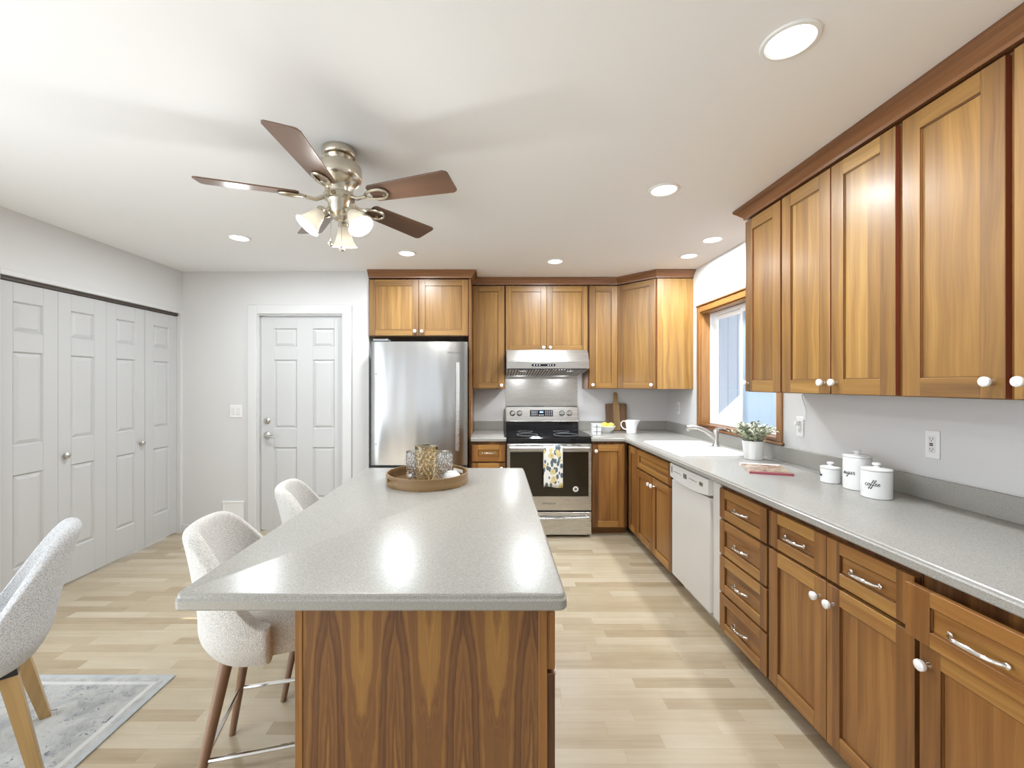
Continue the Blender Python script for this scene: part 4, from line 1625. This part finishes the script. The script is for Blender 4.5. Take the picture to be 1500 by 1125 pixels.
def canister(label, x, y, R, h, word, az, xh):
    t = thing('canister', label, 'canister', (x, y, DK), 0, 'white lidded canisters')
    b = MB()
    b.lathe([(0, 0), (R - 0.003, 0), (R, 0.003), (R, h - 0.001), (R - 0.004, h), (0, h)], 48)
    b.build('jar', 'porcelain', t)
    b = MB()
    b.lathe([(0, h + 0.0004), (R - 0.001, h + 0.0004), (R + 0.001, h + 0.003), (R + 0.001, h + 0.007), (R - 0.006, h + 0.011), (0.014, h + 0.014),
             (0.009, h + 0.017), (0.009, h + 0.021), (0.0155, h + 0.024), (0.0155, h + 0.030), (0.010, h + 0.033), (0, h + 0.034)], 48)
    b.build('lid', 'porcelain', t)
    script(t, word, R + 0.0004, h * 0.52, az, xh)
    return t


canister('white canister with the word coffee, nearest the camera', 1.672, 1.87, 0.0545, 0.118, 'coffee', math.radians(212), 0.0118)
canister('tall white canister marked sugar, middle of the three', 1.715, 2.02, 0.0545, 0.150, 'sugar', math.radians(193), 0.0118)
canister('smallest white canister, left of the sugar canister', 1.694, 2.155, 0.042, 0.070, 'tea', math.radians(165), 0.0095)

# magazine
mg = thing('magazine', 'glossy magazine with red spine lying on the worktop', 'magazine', (1.558, 2.465, DK), math.radians(-20))
b = MB()
b.box(-0.102, 0.102, -0.143, 0.143, 0.001, 0.010, c=0)
b.build('pages', 'page', mg)
b = MB()
b.box(-0.105, 0.105, -0.145, 0.145, 0.0102, 0.0112, c=0)
b.box(-0.105, 0.105, -0.145, 0.145, 0.0, 0.0009, c=0)
b.box(-0.105, 0.105, -0.1465, -0.1445, 0.0, 0.0112, c=0)
b.build('cover', 'mag', mg)

# potted plant
pp_ = thing('potted_plant', 'small leafy green plant in a white ceramic pot beside the sink', 'plant', (1.712, 2.825, DK))
b = MB()
b.lathe([(0, 0), (0.052, 0), (0.055, 0.003), (0.066, 0.116), (0.0672, 0.122), (0.064, 0.122), (0.062, 0.105), (0, 0.10)], 40,
        ripple=lambda a, k, z: 0.0009 * math.sin(5 * a + 60 * z) if 2 <= k <= 3 else 0)
b.build('pot', 'porcelain', pp_)
rnd = random.Random(3)
stm, lf = MB(), MB()
for s in range(48):
    a = rnd.random() * 2 * PI
    sp_ = rnd.uniform(0.15, 1.0)
    L = rnd.uniform(0.09, 0.145)
    p0 = Vector((0.04 * math.cos(a) * sp_, 0.04 * math.sin(a) * sp_, 0.1005))
    tip = p0 + Vector((0.095 * sp_ * math.cos(a), 0.095 * sp_ * math.sin(a), L * (1.05 - 0.45 * sp_)))
    mid_ = (p0 + tip) / 2 + Vector((0, 0, 0.018))
    stm.tube([p0, mid_, tip], [0.0018, 0.0015, 0.001], 5)
    for k in range(11):
        t = 0.2 + 0.8 * k / 8
        q = p0 * (1 - t) ** 2 + mid_ * 2 * t * (1 - t) + tip * t * t
        az = rnd.random() * 2 * PI
        el = rnd.uniform(-0.1, 0.9)
        d_ = Vector((math.cos(az) * math.cos(el), math.sin(az) * math.cos(el), math.sin(el)))
        sd_ = d_.cross(Vector((0, 0, 1))).normalized()
        nn_ = sd_.cross(d_)
        ll, ww = rnd.uniform(0.024, 0.040), rnd.uniform(0.006, 0.009)
        if q.x + d_.x * ll > 0.145:
            continue
        pts = [q, q + d_ * ll * 0.35 + sd_ * ww + nn_ * 0.003, q + d_ * ll * 0.7 + sd_ * ww * 0.8 + nn_ * 0.002, q + d_ * ll, q + d_ * ll * 0.7 - sd_ * ww * 0.8 + nn_ * 0.002, q + d_ * ll * 0.35 - sd_ * ww + nn_ * 0.003]
        mid2 = q + d_ * ll * 0.5 - nn_ * 0.001
        lf._put([tuple(p) for p in pts] + [tuple(mid2)], [[0, 1, 6], [1, 2, 6], [2, 3, 6], [3, 4, 6], [4, 5, 6], [5, 0, 6]], None, rnd.choice([0, 0, 1, 2]), True)
lf.build('foliage', ['leaf', 'leafdark', 'leafpale'], pp_, normals=False)
stm.build('stem', 'stem', pp_)

# cutting board leaning on the splashback
cbt = thing('cutting_board', 'striped acacia cutting board with handle leaning against the splashback', 'cutting board', (1.30, 4.545, DK))
b = MB()
hw, hh = 0.113, 0.285
out = [(-hw, 0.006), (-hw + 0.006, 0), (hw - 0.006, 0), (hw, 0.006), (hw, hh - 0.008), (hw - 0.008, hh), (0.045, hh + 0.002), (0.028, hh + 0.012), (0.020, hh + 0.035), (0.022, hh + 0.10), (0.015, hh + 0.122), (0, hh + 0.128),
       (-0.015, hh + 0.122), (-0.022, hh + 0.10), (-0.020, hh + 0.035), (-0.028, hh + 0.012), (-0.045, hh + 0.002), (-hw + 0.008, hh), (-hw, hh - 0.008)]
b.prism(out, -0.009, 0.009, axis=1, bevel=0.003)
o = b.build('board', 'board', cbt)
cbt.rotation_euler = (-0.17, 0, 0)
cbt.location = (1.30, 4.541, DK + 0.0022)

# bowl with lemons
bw = thing('bowl', 'small white bowl holding lemons in front of the cutting board', 'bowl', (1.138, 4.36, DK))
b = MB()
b.lathe([(0, 0), (0.042, 0), (0.044, 0.004), (0.075, 0.032), (0.092, 0.066), (0.0905, 0.069), (0.088, 0.066), (0.07, 0.034), (0.035, 0.010), (0, 0.008)], 40)
b.build('vessel', 'porcelain', bw)
LEM = [(0, -0.045), (0.006, -0.043), (0.012, -0.036), (0.026, -0.024), (0.032, 0.0), (0.026, 0.024), (0.012, 0.036), (0.006, 0.043), (0, 0.045)]
for lb_, x, y, z, ry, rz in (('round yellow lemon on the left of the bowl', 1.098, 4.35, 0.069, 1.1, 0.4), ('yellow lemon lying tilted on the right of the bowl', 1.172, 4.34, 0.071, 1.2, 0.2),
                             ('yellow lemon at the back of the bowl, behind the other two', 1.137, 4.412, 0.071, 1.4, 1.6)):
    b = MB()
    T3 = Matrix.Rotation(rz, 3, 'Z') @ Matrix.Rotation(ry, 3, 'Y')
    b.lathe(LEM, 20, (0, 0, 0), T3)
    tag(b.build('lemon', 'lemon', None, (x, y, DK + z)), lb_, 'lemon', 'lemons in the bowl')

# pitcher
pt = thing('pitcher', 'white ceramic pitcher with a side handle near the corner', 'pitcher', (1.375, 4.30, DK))
b = MB()


def lip(a, k, z):
    d_ = math.cos(a - math.radians(0))
    return 0.030 * max(0, d_) ** 8 * max(0, (z - 0.08) / 0.05) if z > 0.08 else 0


b.lathe([(0, 0), (0.048, 0), (0.050, 0.004), (0.050, 0.02), (0.052, 0.06), (0.058, 0.10), (0.062, 0.128), (0.060, 0.130), (0.056, 0.126), (0.05, 0.06), (0.046, 0.012), (0, 0.010)], 48, ripple=lip)
b.build('body', 'porcelain', pt)
b = MB()
b.tube([(-0.058, 0, 0.118), (-0.082, 0, 0.124), (-0.104, 0, 0.106), (-0.104, 0, 0.075), (-0.082, 0, 0.048), (-0.0505, 0, 0.036)], 0.0062, 10)
b.build('handle', 'porcelain', pt)

# small white box with black grid by the range
sb = thing('salt_cellar', 'small white box with black cross lines beside the range', 'box', (0.985, 4.16, DK), math.radians(4))
b = MB()
b.box(-0.042, 0.042, -0.03, 0.03, 0.0, 0.112, c=0.006)
b.build('body', 'porcelain', sb)
b = MB()
b.box(-0.005, 0.002, -0.0308, -0.0302, 0.006, 0.106, c=0)
for z in (0.03, 0.078):
    b.box(-0.036, 0.036, -0.0308, -0.0302, z, z + 0.005, c=0)
b.build('printed_lines', 'ink', sb)

# oven towel draped over the handle
tw = thing('dish_towel', 'white dish towel with yellow flowers hanging on the oven handle', 'towel', (0.528, 3.882, 0.838))
b = MB()
rows = []
prof = [(0.020, -0.20), (0.0205, -0.1), (0.0205, -0.02)]
for i in range(9):
    a = PI * i / 8
    prof.append((0.0035 + 0.0165 * math.cos(a), 0.004 + 0.006 * math.sin(a)))
prof += [(-0.0135, -0.02), (-0.014, -0.08), (-0.0145, -0.16), (-0.0150, -0.25), (-0.016, -0.33), (-0.017, -0.362)]
hwid = 0.086
for k, (y, z) in enumerate(prof):
    row = []
    for i in range(19):
        t = -1 + 2 * i / 18
        fold = 0.0025 * math.sin(4.2 * t + 0.6) * min(1, max(0, -z * 6))
        row.append((hwid * t * (1 + 0.02 * max(0, -z)), y - 0.004 * (1 if k > 11 else 0) - abs(fold) if k > 11 else y + (0.0 if k < 3 else 0), z - (0.006 * math.sin(3 * t) if k == len(prof) - 1 else 0)))
    rows.append(row)
b.grid(rows)
o = b.build('cloth', 'towel', tw, normals=False)
sm_ = o.modifiers.new('thickness', 'SOLIDIFY')
sm_.thickness = 0.003
sm_.offset = 1.0

# tray with glassware on the island
TX, TY = -0.340, 2.158
ty = thing('tray', 'round wooden tray with cut-out handles on the island', 'tray', (TX, TY, DK))
b = MB()
n = 96
TR = 0.205
R0, R1 = TR - 0.009, TR
b.lathe([(0, 0.0), (R1 - 0.002, 0.0), (R1 - 0.002, 0.008), (R0 + 0.001, 0.009), (0, 0.009)], 64)
base_ = b.build('base', 'tray', ty)
b = MB()
# rim wall as quads with two slots at the handle ends
zsl = [0.0085, 0.022, 0.040, 0.055]
for i in range(n):
    a0, a1 = 2 * PI * i / n, 2 * PI * (i + 1) / n
    am = (a0 + a1) / 2
    for k in range(3):
        def slot(a, k):
            if k != 1:
                return False
            for c0 in (math.radians(222), math.radians(42)):
                dd_ = (a - c0 + PI) % (2 * PI) - PI
                if abs(dd_) < 0.23:
                    return True
            return False
        if slot(am, k):
            continue
        z0, z1 = zsl[k], zsl[k + 1]
        vs = []
        for a in (a0, a1):
            for r in (R0, R1):
                for z in (z0, z1):
                    vs.append((r * math.cos(a), r * math.sin(a), z))
        fs = [[2, 6, 7, 3], [0, 1, 5, 4]]
        if k == 2:
            fs.append([1, 3, 7, 5])
        if k == 0:
            fs.append([0, 4, 6, 2])
            if slot(am, 1):
                fs.append([1, 3, 7, 5])
        if k == 2 and slot(am, 1):
            fs.append([0, 4, 6, 2])
        if k == 1 and slot(a1 + PI / n, 1):
            fs.append([4, 5, 7, 6])
        if k == 1 and slot(a0 - PI / n, 1):
            fs.append([0, 2, 3, 1])
        uvs = [(R1 * math.atan2(v[1], v[0]), v[2] + (0.02 if abs(math.hypot(v[0], v[1]) - R0) < 1e-4 else 0)) for v in vs]
        b._put(vs, fs, uvs, 0, False)
b.build('rim', 'tray', ty)

TB = DK + 0.0095


def tumbler(name, label, x, y, R, h, mat, knob_r=0.0022, group=None, handle=False, rows=7, cols=16):
    t = thing(name, label, 'glass' if not handle else 'pitcher', (x, y, TB), 0, group)
    b = MB()
    prof = [(0, 0.0), (R * 0.82, 0.0)]
    m = rows * 4
    for i in range(m + 1):
        z = 0.006 + (h * 0.86 - 0.006) * i / m
        prof.append((R * (0.86 + 0.12 * i / m), z))
    prof += [(R, h * 0.9), (R, h), (R - 0.003, h)]
    for i in range(6, -1, -1):
        prof.append(((R - 0.006) * (0.86 + 0.12 * i / 6), 0.012 + (h * 0.9 - 0.012) * i / 6))
    prof.append((0, 0.011))

    def rip(a, k, z):
        if 2 <= k <= m + 2:
            return knob_r * math.sin(cols * a) * math.sin(rows * PI * (z / (h * 0.86)))
        return 0
    b.lathe(prof, cols * 4, ripple=rip, smooth=False)
    b.build('vessel', mat, t)
    if handle:
        b = MB()
        b.tube([(R * 0.95, 0, h * 0.8), (R + 0.03, 0, h * 0.82), (R + 0.042, 0, h * 0.6), (R + 0.034, 0, h * 0.38), (R * 0.9, 0, h * 0.28)], 0.007, 10)
        b.build('handle', mat, t)
    return t


tumbler('carafe', 'tall patterned amber-tinted glass at the front of the tray', -0.332, 2.07, 0.056, 0.186, 'amberglass', 0.0042, rows=8, cols=14)
tumbler('tumbler', 'patterned clear glass tumbler at the back left of the tray', -0.425, 2.235, 0.040, 0.135, 'glass', 0.0036, 'patterned glass tumblers')
tumbler('tumbler', 'patterned clear glass tumbler at the back right of the tray', -0.262, 2.225, 0.040, 0.135, 'glass', 0.0036, 'patterned glass tumblers')
t = thing('bowl', 'small white bowl turned upside down on the wooden tray', 'bowl', (-0.212, 2.105, TB))
b = MB()
b.lathe([(0.050, 0.0), (0.052, 0.004), (0.048, 0.026), (0.036, 0.046), (0.026, 0.052), (0.024, 0.056), (0.020, 0.056), (0.019, 0.0525), (0, 0.0525)], 10, smooth=True)
b.build('vessel', 'porcelain', t)
t = thing('bottle_stopper', 'small clear glass stopper standing at the tray left side', 'stopper', (-0.425, 2.125, TB))
b = MB()
b.lathe([(0, 0), (0.016, 0), (0.017, 0.004), (0.008, 0.012), (0.007, 0.024), (0.012, 0.030), (0.017, 0.042), (0.013, 0.054), (0, 0.058)], 20)
b.build('body', 'glass', t)

# ------------------------------------------------------------------ seating
def sstep(x):
    x = max(0.0, min(1.0, x))
    return x * x * (3 - 2 * x)


def shell_chair(name, label, cat, loc, rot, fabric, legmat, seat, ztop, zbot, group, W_=0.235, D_=0.225, recline=0.10, wing=0.10, legs='round', front=0.11, arc=118, flat=0.36, shift=0.0, pad=0.05, rear_leg=0.21):
    """bucket seat facing local +x"""
    t = thing(name, label, cat, loc, rot, group)
    # backrest shell
    b = MB()
    rows = []
    nA, nZ = 25, 12
    amax = math.radians(arc)
    for k in range(nZ):
        row = []
        for i in range(nA):
            a = -amax + 2 * amax * i / (nA - 1)
            u = abs(a) / amax
            prof = 1 - sstep((u - flat) / 0.58)
            zt = seat + wing * 0.2 - 0.03 + (ztop - seat - wing * 0.2 + 0.03) * prof
            zb = zbot + 0.01
            fz = k / (nZ - 1)
            z = zb + (zt - zb) * fz
            hgt = (z - seat) / (ztop - seat)
            lean = recline * max(0, hgt) ** 1.2
            sq = 1 / ((abs(math.cos(a)) ** 2.6 + abs(math.sin(a)) ** 2.6) ** (1 / 2.6))
            under = 0.05 * (1 - sstep((z - zbot) / 0.09))
            x = -(D_ - under) * sq * math.cos(a) - lean * max(0, math.cos(a) + 0.25)
            y = (W_ - under) * sq * math.sin(a) * (1 + 0.03 * max(0, hgt) - 0.16 * sstep(hgt))
            row.append((x + shift, y, z))
        rows.append(row)
    b.grid(rows)
    o = b.build('backrest', fabric, t, normals=False)
    m1 = o.modifiers.new('padding', 'SOLIDIFY')
    m1.thickness = pad
    m1.offset = 0.0
    m2 = o.modifiers.new('soft', 'SUBSURF')
    m2.levels = m2.render_levels = 2
    # seat cushion
    b = MB()
    def outl(ins):
        pts = []
        for i in range(40):
            a = 2 * PI * i / 40
            sq = 1 / ((abs(math.cos(a)) ** 3.2 + abs(math.sin(a)) ** 3.2) ** (1 / 3.2))
            pts.append((shift + (D_ - 0.03 - ins) * sq * math.cos(a) * (1.0 if math.cos(a) < 0 else 1 + front), (W_ - 0.032 - ins) * sq * math.sin(a)))
        return pts
    stack(b, [(outl(0.05), zbot + 0.012), (outl(0.015), zbot + 0.02), (outl(0.0), zbot + 0.045), (outl(0.0), seat - 0.04), (outl(0.012), seat - 0.014), (outl(0.05), seat), (outl(0.12), seat + 0.006)])
    b.build('seat', fabric, t, sharp=70)
    # frame plate under the seat
    b = MB()
    b.box(-0.13, 0.13, -0.12, 0.12, zbot - 0.012, zbot + 0.011, c=0.004)
    b.build('seat_frame', 'black', t)
    feet = []
    for sx in (-1, 1):
        for sy in (-1, 1):
            top = Vector((sx * 0.125, sy * 0.125, zbot - 0.0))
            foot = Vector((sx * (rear_leg if sx < 0 else 0.185), sy * 0.20, 0.0))
            b = MB()
            if legs == 'round':
                b.tube([foot, foot + (top - foot) * 0.5, top], [0.012, 0.016, 0.020], 14)
                b.v = [(p[0], p[1], max(p[2], 0.0)) for p in b.v]
                lo = b.build('leg', legmat, t)
            else:
                d_ = (foot - top)
                q = []
                for f_, w_ in ((0.0, 0.024), (1.0, 0.017)):
                    c_ = top + d_ * f_
                    q += [(c_.x - w_, c_.y - w_, c_.z), (c_.x + w_, c_.y - w_, c_.z), (c_.x + w_, c_.y + w_, c_.z), (c_.x - w_, c_.y + w_, c_.z)]
                b._put(q, [[0, 1, 2, 3], [4, 5, 6, 7], [0, 1, 5, 4], [1, 2, 6, 5], [2, 3, 7, 6], [3, 0, 4, 7]])
                lo = b.build('leg', legmat, t)
                b = MB()
                q = []
                for f_, w_ in ((-0.03, 0.0262), (0.035, 0.0255)):
                    c_ = top + d_ * f_
                    q += [(c_.x - w_, c_.y - w_, c_.z), (c_.x + w_, c_.y - w_, c_.z), (c_.x + w_, c_.y + w_, c_.z), (c_.x - w_, c_.y + w_, c_.z)]
                b._put(q, [[0, 1, 2, 3], [4, 5, 6, 7], [0, 1, 5, 4], [1, 2, 6, 5], [2, 3, 7, 6], [3, 0, 4, 7]])
                b.build('leg_cap', 'black', lo)
            feet.append((top, foot))
    if legs == 'round':
        b = MB()
        zz = 0.20
        ps = []
        for i in (0, 1, 3, 2):
            tp, ft = feet[i]
            f_ = (zz - ft.z) / (tp.z - ft.z)
            ps.append(ft + (tp - ft) * f_)
        full = []
        for i in range(4):
            for k in range(6):
                full.append(ps[i] + (ps[(i + 1) % 4] - ps[i]) * k / 6)
        b.tube(full, 0.008, 8, closed=True)
        b.build('footrest', 'chrome', t)
    return t


st1 = shell_chair('bar_stool', 'cream boucle bar stool with curved back, nearer of the two at the island', 'bar stool', (-0.80, 1.575, 0), math.radians(14), 'boucle', 'legwood', 0.655, 0.925, 0.50, 'boucle bar stools', D_=0.205, recline=0.05, arc=100, rear_leg=0.215)


def dup(root, loc, rotz, label):
    r = root.copy()
    C.objects.link(r)
    r.location = loc
    r.rotation_euler = (0, 0, rotz)
    r['label'] = label
    for ch in list(root.children):
        k = ch.copy()
        C.objects.link(k)
        k.parent = r
        for g in ch.children:
            h = g.copy()
            C.objects.link(h)
            h.parent = k
    return r


dup(st1, (-0.79, 2.15, 0), math.radians(16), 'cream boucle bar stool with curved back, farther one toward the entry door')

RUGZ = 0.008
rg_ = MB()
rg_.box(-0.655, 0.655, -1.13, 1.13, 0.0005, RUGZ, c=0.002)
tag(rg_.build('rug', 'rug', None, (-2.195, 0.93, 0)), 'faded grey patterned area rug under the dining chair', 'rug')
shell_chair('dining_chair', 'grey tweed dining chair with splayed oak legs on the rug', 'chair', (-1.905, 1.515, RUGZ + 0.0004), math.radians(224), 'tweed', 'oakleg', 0.465, 0.850, 0.385, None,
            W_=0.235, D_=0.21, recline=0.07, wing=0.16, legs='square', front=0.10, rear_leg=0.205, arc=112, flat=0.24, shift=-0.005, pad=0.042)

# ------------------------------------------------------------------ ceiling fan
HX, HY = -0.712, 1.95
fan = thing('ceiling_fan', 'five-blade ceiling fan with brushed nickel motor and three lamp shades', 'ceiling fan', (HX, HY, CEIL))
b = MB()
b.lathe([(0, -0.0005), (0.072, -0.0005), (0.074, -0.004), (0.074, -0.028), (0.070, -0.034), (0.058, -0.038), (0.050, -0.05), (0.048, -0.062), (0, -0.062)], 48)
b.build('canopy', 'nickel', fan)
b = MB()
b.lathe([(0, -0.0625), (0.055, -0.0625), (0.085, -0.070), (0.098, -0.080), (0.100, -0.090), (0.100, -0.128), (0.096, -0.140), (0.085, -0.150), (0.070, -0.165), (0.062, -0.180), (0.060, -0.205), (0, -0.205)], 48)
b.build('motor_housing', 'nickel', fan)
b = MB()
b.lathe([(0, -0.2055), (0.066, -0.2055), (0.070, -0.212), (0.070, -0.226), (0.055, -0.236), (0.050, -0.25), (0.047, -0.285), (0.040, -0.300), (0.024, -0.318), (0.012, -0.326), (0, -0.328)], 40)
lk = b.build('light_kit', 'nickel', fan)
BZ = -0.225
th0 = math.radians(198.5)
BR = 0.560
for k in range(5):
    a = th0 + k * 2 * PI / 5
    b = MB()
    b.M = Matrix.Rotation(a, 4, 'Z') @ Matrix.Translation((0, 0, BZ)) @ Matrix.Rotation(math.radians(-13), 4, 'X')
    r0, r1, w0, w1, cr = 0.165, BR, 0.052, 0.068, 0.016
    pl = [(r0, -w0 + 0.012), (r0 + 0.014, -w0), (r1 - cr * 1.2, -w1), (r1 - 0.004, -w1 + cr * 0.5), (r1, -w1 + cr * 1.2),
          (r1, w1 - cr * 1.2), (r1 - 0.004, w1 - cr * 0.5), (r1 - cr * 1.2, w1), (r0 + 0.014, w0), (r0, w0 - 0.012)]
    b.prism(pl, 0.0, 0.006, g=0, bevel=0.001)
    bo = b.build('blade', 'blade', fan)
    b = MB()
    b.M = Matrix.Rotation(a, 4, 'Z') @ Matrix.Translation((0, 0, BZ)) @ Matrix.Rotation(math.radians(-13), 4, 'X')
    loop = []
    for i in range(24):
        q = 2 * PI * i / 24
        loop.append((0.195 + 0.055 * math.cos(q), (0.030 + 0.006 * math.cos(q)) * math.sin(q), -0.006))
    b.tube(loop, 0.0065, 8, closed=True)
    b.tube([(0.060, 0.0, 0.006), (0.10, 0.0, -0.014), (0.142, 0.0, -0.008)], [0.011, 0.009, 0.008], 8)
    for s in (-1, 1):
        b.lathe([(0, -0.002), (0.008, -0.002), (0.008, 0.0), (0, 0.0)], 10, (0.225, s * 0.018, -0.0005))
    b.build('blade_arm', 'nickel', bo)
# three bell shades
SHS = 0.87
SH = [(0.021, 0.0), (0.026, -0.006), (0.034, -0.026), (0.040, -0.050), (0.047, -0.075), (0.058, -0.096), (0.066, -0.106), (0.064, -0.107), (0.055, -0.096), (0.044, -0.075), (0.037, -0.050), (0.031, -0.026), (0.023, -0.006), (0.018, -0.001)]
SH = [(r * SHS, z * SHS) for r, z in SH]
for k, az in enumerate((math.radians(94), math.radians(212), math.radians(332))):
    tl = math.radians(38 if k else 14)
    T3 = Matrix.Rotation(az, 3, 'Z') @ Matrix.Rotation(-tl, 3, 'Y')
    piv = Vector((0.070 * math.cos(az), 0.070 * math.sin(az), -0.290 if k else -0.312))
    b = MB()
    b.tube([(0.036 * math.cos(az), 0.036 * math.sin(az), -0.276), tuple(piv)], [0.011, 0.012], 12)
    b.lathe([(0, 0.006), (0.018, 0.006), (0.024, 0.0), (0.025, -0.012), (0.022, -0.014)], 24, tuple(piv), T3)
    ar = b.build('lamp_holder', 'nickel', lk)
    b = MB()
    off = T3 @ Vector((0, 0, -0.013))
    b.lathe(SH, 40, tuple(piv + off), T3)
    b.build('lamp_shade', 'shade', lk, normals=True)
    b = MB()
    off = T3 @ Vector((0, 0, -0.058))
    b.lathe([(0, 0.026), (0.010, 0.024), (0.012, 0.012), (0.018, 0.0), (0.019, -0.010), (0.013, -0.021), (0, -0.025)], 20, tuple(piv + off), T3)
    b.build('bulb', 'bulb', lk)
    l = bpy.data.lights.new('fan_bulb', 'POINT')
    l.energy = 6.5
    l.shadow_soft_size = 0.03
    l.color = (0.98, 0.97, 0.94)
    lo = bpy.data.objects.new('fan_bulb', l)
    p = piv + T3 @ Vector((0, 0, -0.105))
    lo.location = (HX + p.x, HY + p.y, CEIL + p.z)
    C.objects.link(lo)
for x, y, L, nm in ((-0.022, -0.038, 0.145, 'pull_chain'), (0.022, -0.030, 0.165, 'pull_chain')):
    b = MB()
    b.tube([(x, y, -0.285), (x * 1.05, y * 1.1, -0.285 - L)], 0.0016, 6)
    b.lathe([(0, 0.012), (0.006, 0.010), (0.0115, 0.0), (0.0115, -0.006), (0.006, -0.013), (0, -0.014)], 16, (x * 1.05, y * 1.1, -0.297 - L))
    b.build(nm, 'nickel', fan)

# ------------------------------------------------------------------ recessed lights
LT = [(0.93, 2.35, 'recessed ceiling light nearest the long wall cabinets, largest in view'), (-1.87, 3.12, 'recessed ceiling light left of the fan, toward the closet'),
      (-0.72, 3.49, 'recessed ceiling light in front of the refrigerator cabinet'), (0.525, 3.72, 'recessed ceiling light in front of the range hood cabinet'),
      (1.61, 3.16, 'recessed ceiling light near the window wall, nearer of two over the sink'), (1.62, 3.56, 'recessed ceiling light near the window wall, farther of two over the sink'),
      (0.92, 1.33, 'recessed ceiling light cut by the top edge of the picture')]
for x, y, lb_ in LT:
    t = thing('recessed_light', lb_, 'ceiling light', (x, y, CEIL), 0, 'recessed ceiling lights')
    R_ = 0.083 if y < 3 else 0.078
    b = MB()
    b.lathe([(R_ - 0.018, -0.0005), (R_, -0.0005), (R_, -0.002), (R_ - 0.004, -0.006), (R_ - 0.014, -0.007), (R_ - 0.018, -0.003)], 40)
    b.v, b.f = b.v, [f for f in b.f if len(f) == 4]
    b.mi, b.sm, b.tone = b.mi[:len(b.f)], b.sm[:len(b.f)], b.tone[:len(b.f)]
    b.build('trim_ring', 'plate', t)
    b = MB()
    b.lathe([(0, -0.0006), (R_ - 0.019, -0.0006), (R_ - 0.019, -0.003), (0, -0.0036)], 32)
    b.build('lens', 'led', t)
    l = bpy.data.lights.new('recessed_lamp', 'AREA')
    l.shape = 'DISK'
    l.size = 0.12
    l.energy = 14.0
    l.color = (0.90, 0.96, 1.0)
    lo = bpy.data.objects.new('recessed_lamp', l)
    lo.location = (x, y, CEIL - 0.012)
    C.objects.link(lo)

# ------------------------------------------------------------------ wall plates and cord
def outlet(label, loc, rotz, kind):
    t = thing('outlet' if kind != 'switch' else 'light_switch', label, 'outlet' if kind != 'switch' else 'light switch', loc, rotz)
    b = MB()
    w_ = 0.058 if kind == 'switch' else 0.030
    b.box(-w_, w_, -0.006, -0.0005, -0.06, 0.06, c=0.002)
    b.build('cover_plate', 'plate', t)
    b = MB()
    if kind == 'switch':
        for x in (-0.023, 0.023):
            b.box(x - 0.017, x + 0.017, -0.0095, -0.0061, -0.034, 0.034, c=0.002)
        b.build('rocker', 'white', t)
        return t
    b.box(-0.014, 0.014, -0.0085, -0.0061, -0.035, 0.035, c=0.001)
    ins = b.build('receptacle', 'white', t)
    b = MB()
    for z in (-0.022, 0.022):
        for x in (-0.007, 0.005):
            b.box(x, x + 0.002, -0.0092, -0.0086, z - 0.001, z + 0.007, c=0)
        b.box(-0.002, 0.002, -0.0092, -0.0086, z - 0.008, z - 0.004, c=0)
    if kind == 'gfci':
        b.box(-0.007, 0.007, -0.0098, -0.0086, 0.001, 0.006, c=0)
        b.box(-0.007, 0.007, -0.0098, -0.0086, -0.006, -0.001, c=0, mat=1)
    b.build('slot', ['black', 'gap'], ins)
    return t


outlet('white outlet with test buttons on the wall right of the canisters', (XR, 1.82, 1.152), RZ, 'gfci')
outlet('white outlet with a cord plugged in beside the window', (XR, 2.61, 1.150), RZ, 'duplex')
outlet('small white outlet between the corner cabinet and the window', (XR, 4.34, 1.165), RZ, 'duplex')
outlet('white light switch plate beside the entry door', (-2.462, YD, 1.152), 0, 'switch')
b = MB()
pts = [(XR - 0.03, 2.612, 1.172), (XR - 0.034, 2.60, 1.185), (XR - 0.02, 2.575, 1.19), (XR - 0.006, 2.56, 1.20), (XR - 0.006, 2.558, 1.25), (XR - 0.008, 2.575, 1.30), (XR - 0.010, 2.585, 1.33), (XR - 0.012, 2.572, UB - 0.002)]
b.tube(pts, 0.003, 8)
b.box(XR - 0.035, XR - 0.0095, 2.600, 2.624, 1.157, 1.183, c=0.004)
tag(b.build('power_cord', 'plate'), 'thin white cord running from outlet up under the wall cabinet', 'cord')
pv = thing('vent_cover', 'white cover plate low on the wall beside the entry door', 'wall plate', (-2.485, YD, 0.03))
b = MB()
b.box(-0.10, 0.10, -0.010, -0.0125, 0.05, 0.262, c=0.001)
b.box(-0.105, 0.105, -0.016, -0.0005, 0.25, 0.268, c=0.003)
b.box(-0.10, -0.085, -0.014, -0.0005, 0.048, 0.25, c=0.002)
b.box(0.085, 0.10, -0.014, -0.0005, 0.048, 0.25, c=0.002)
b.build('cover_plate', 'plate', pv)
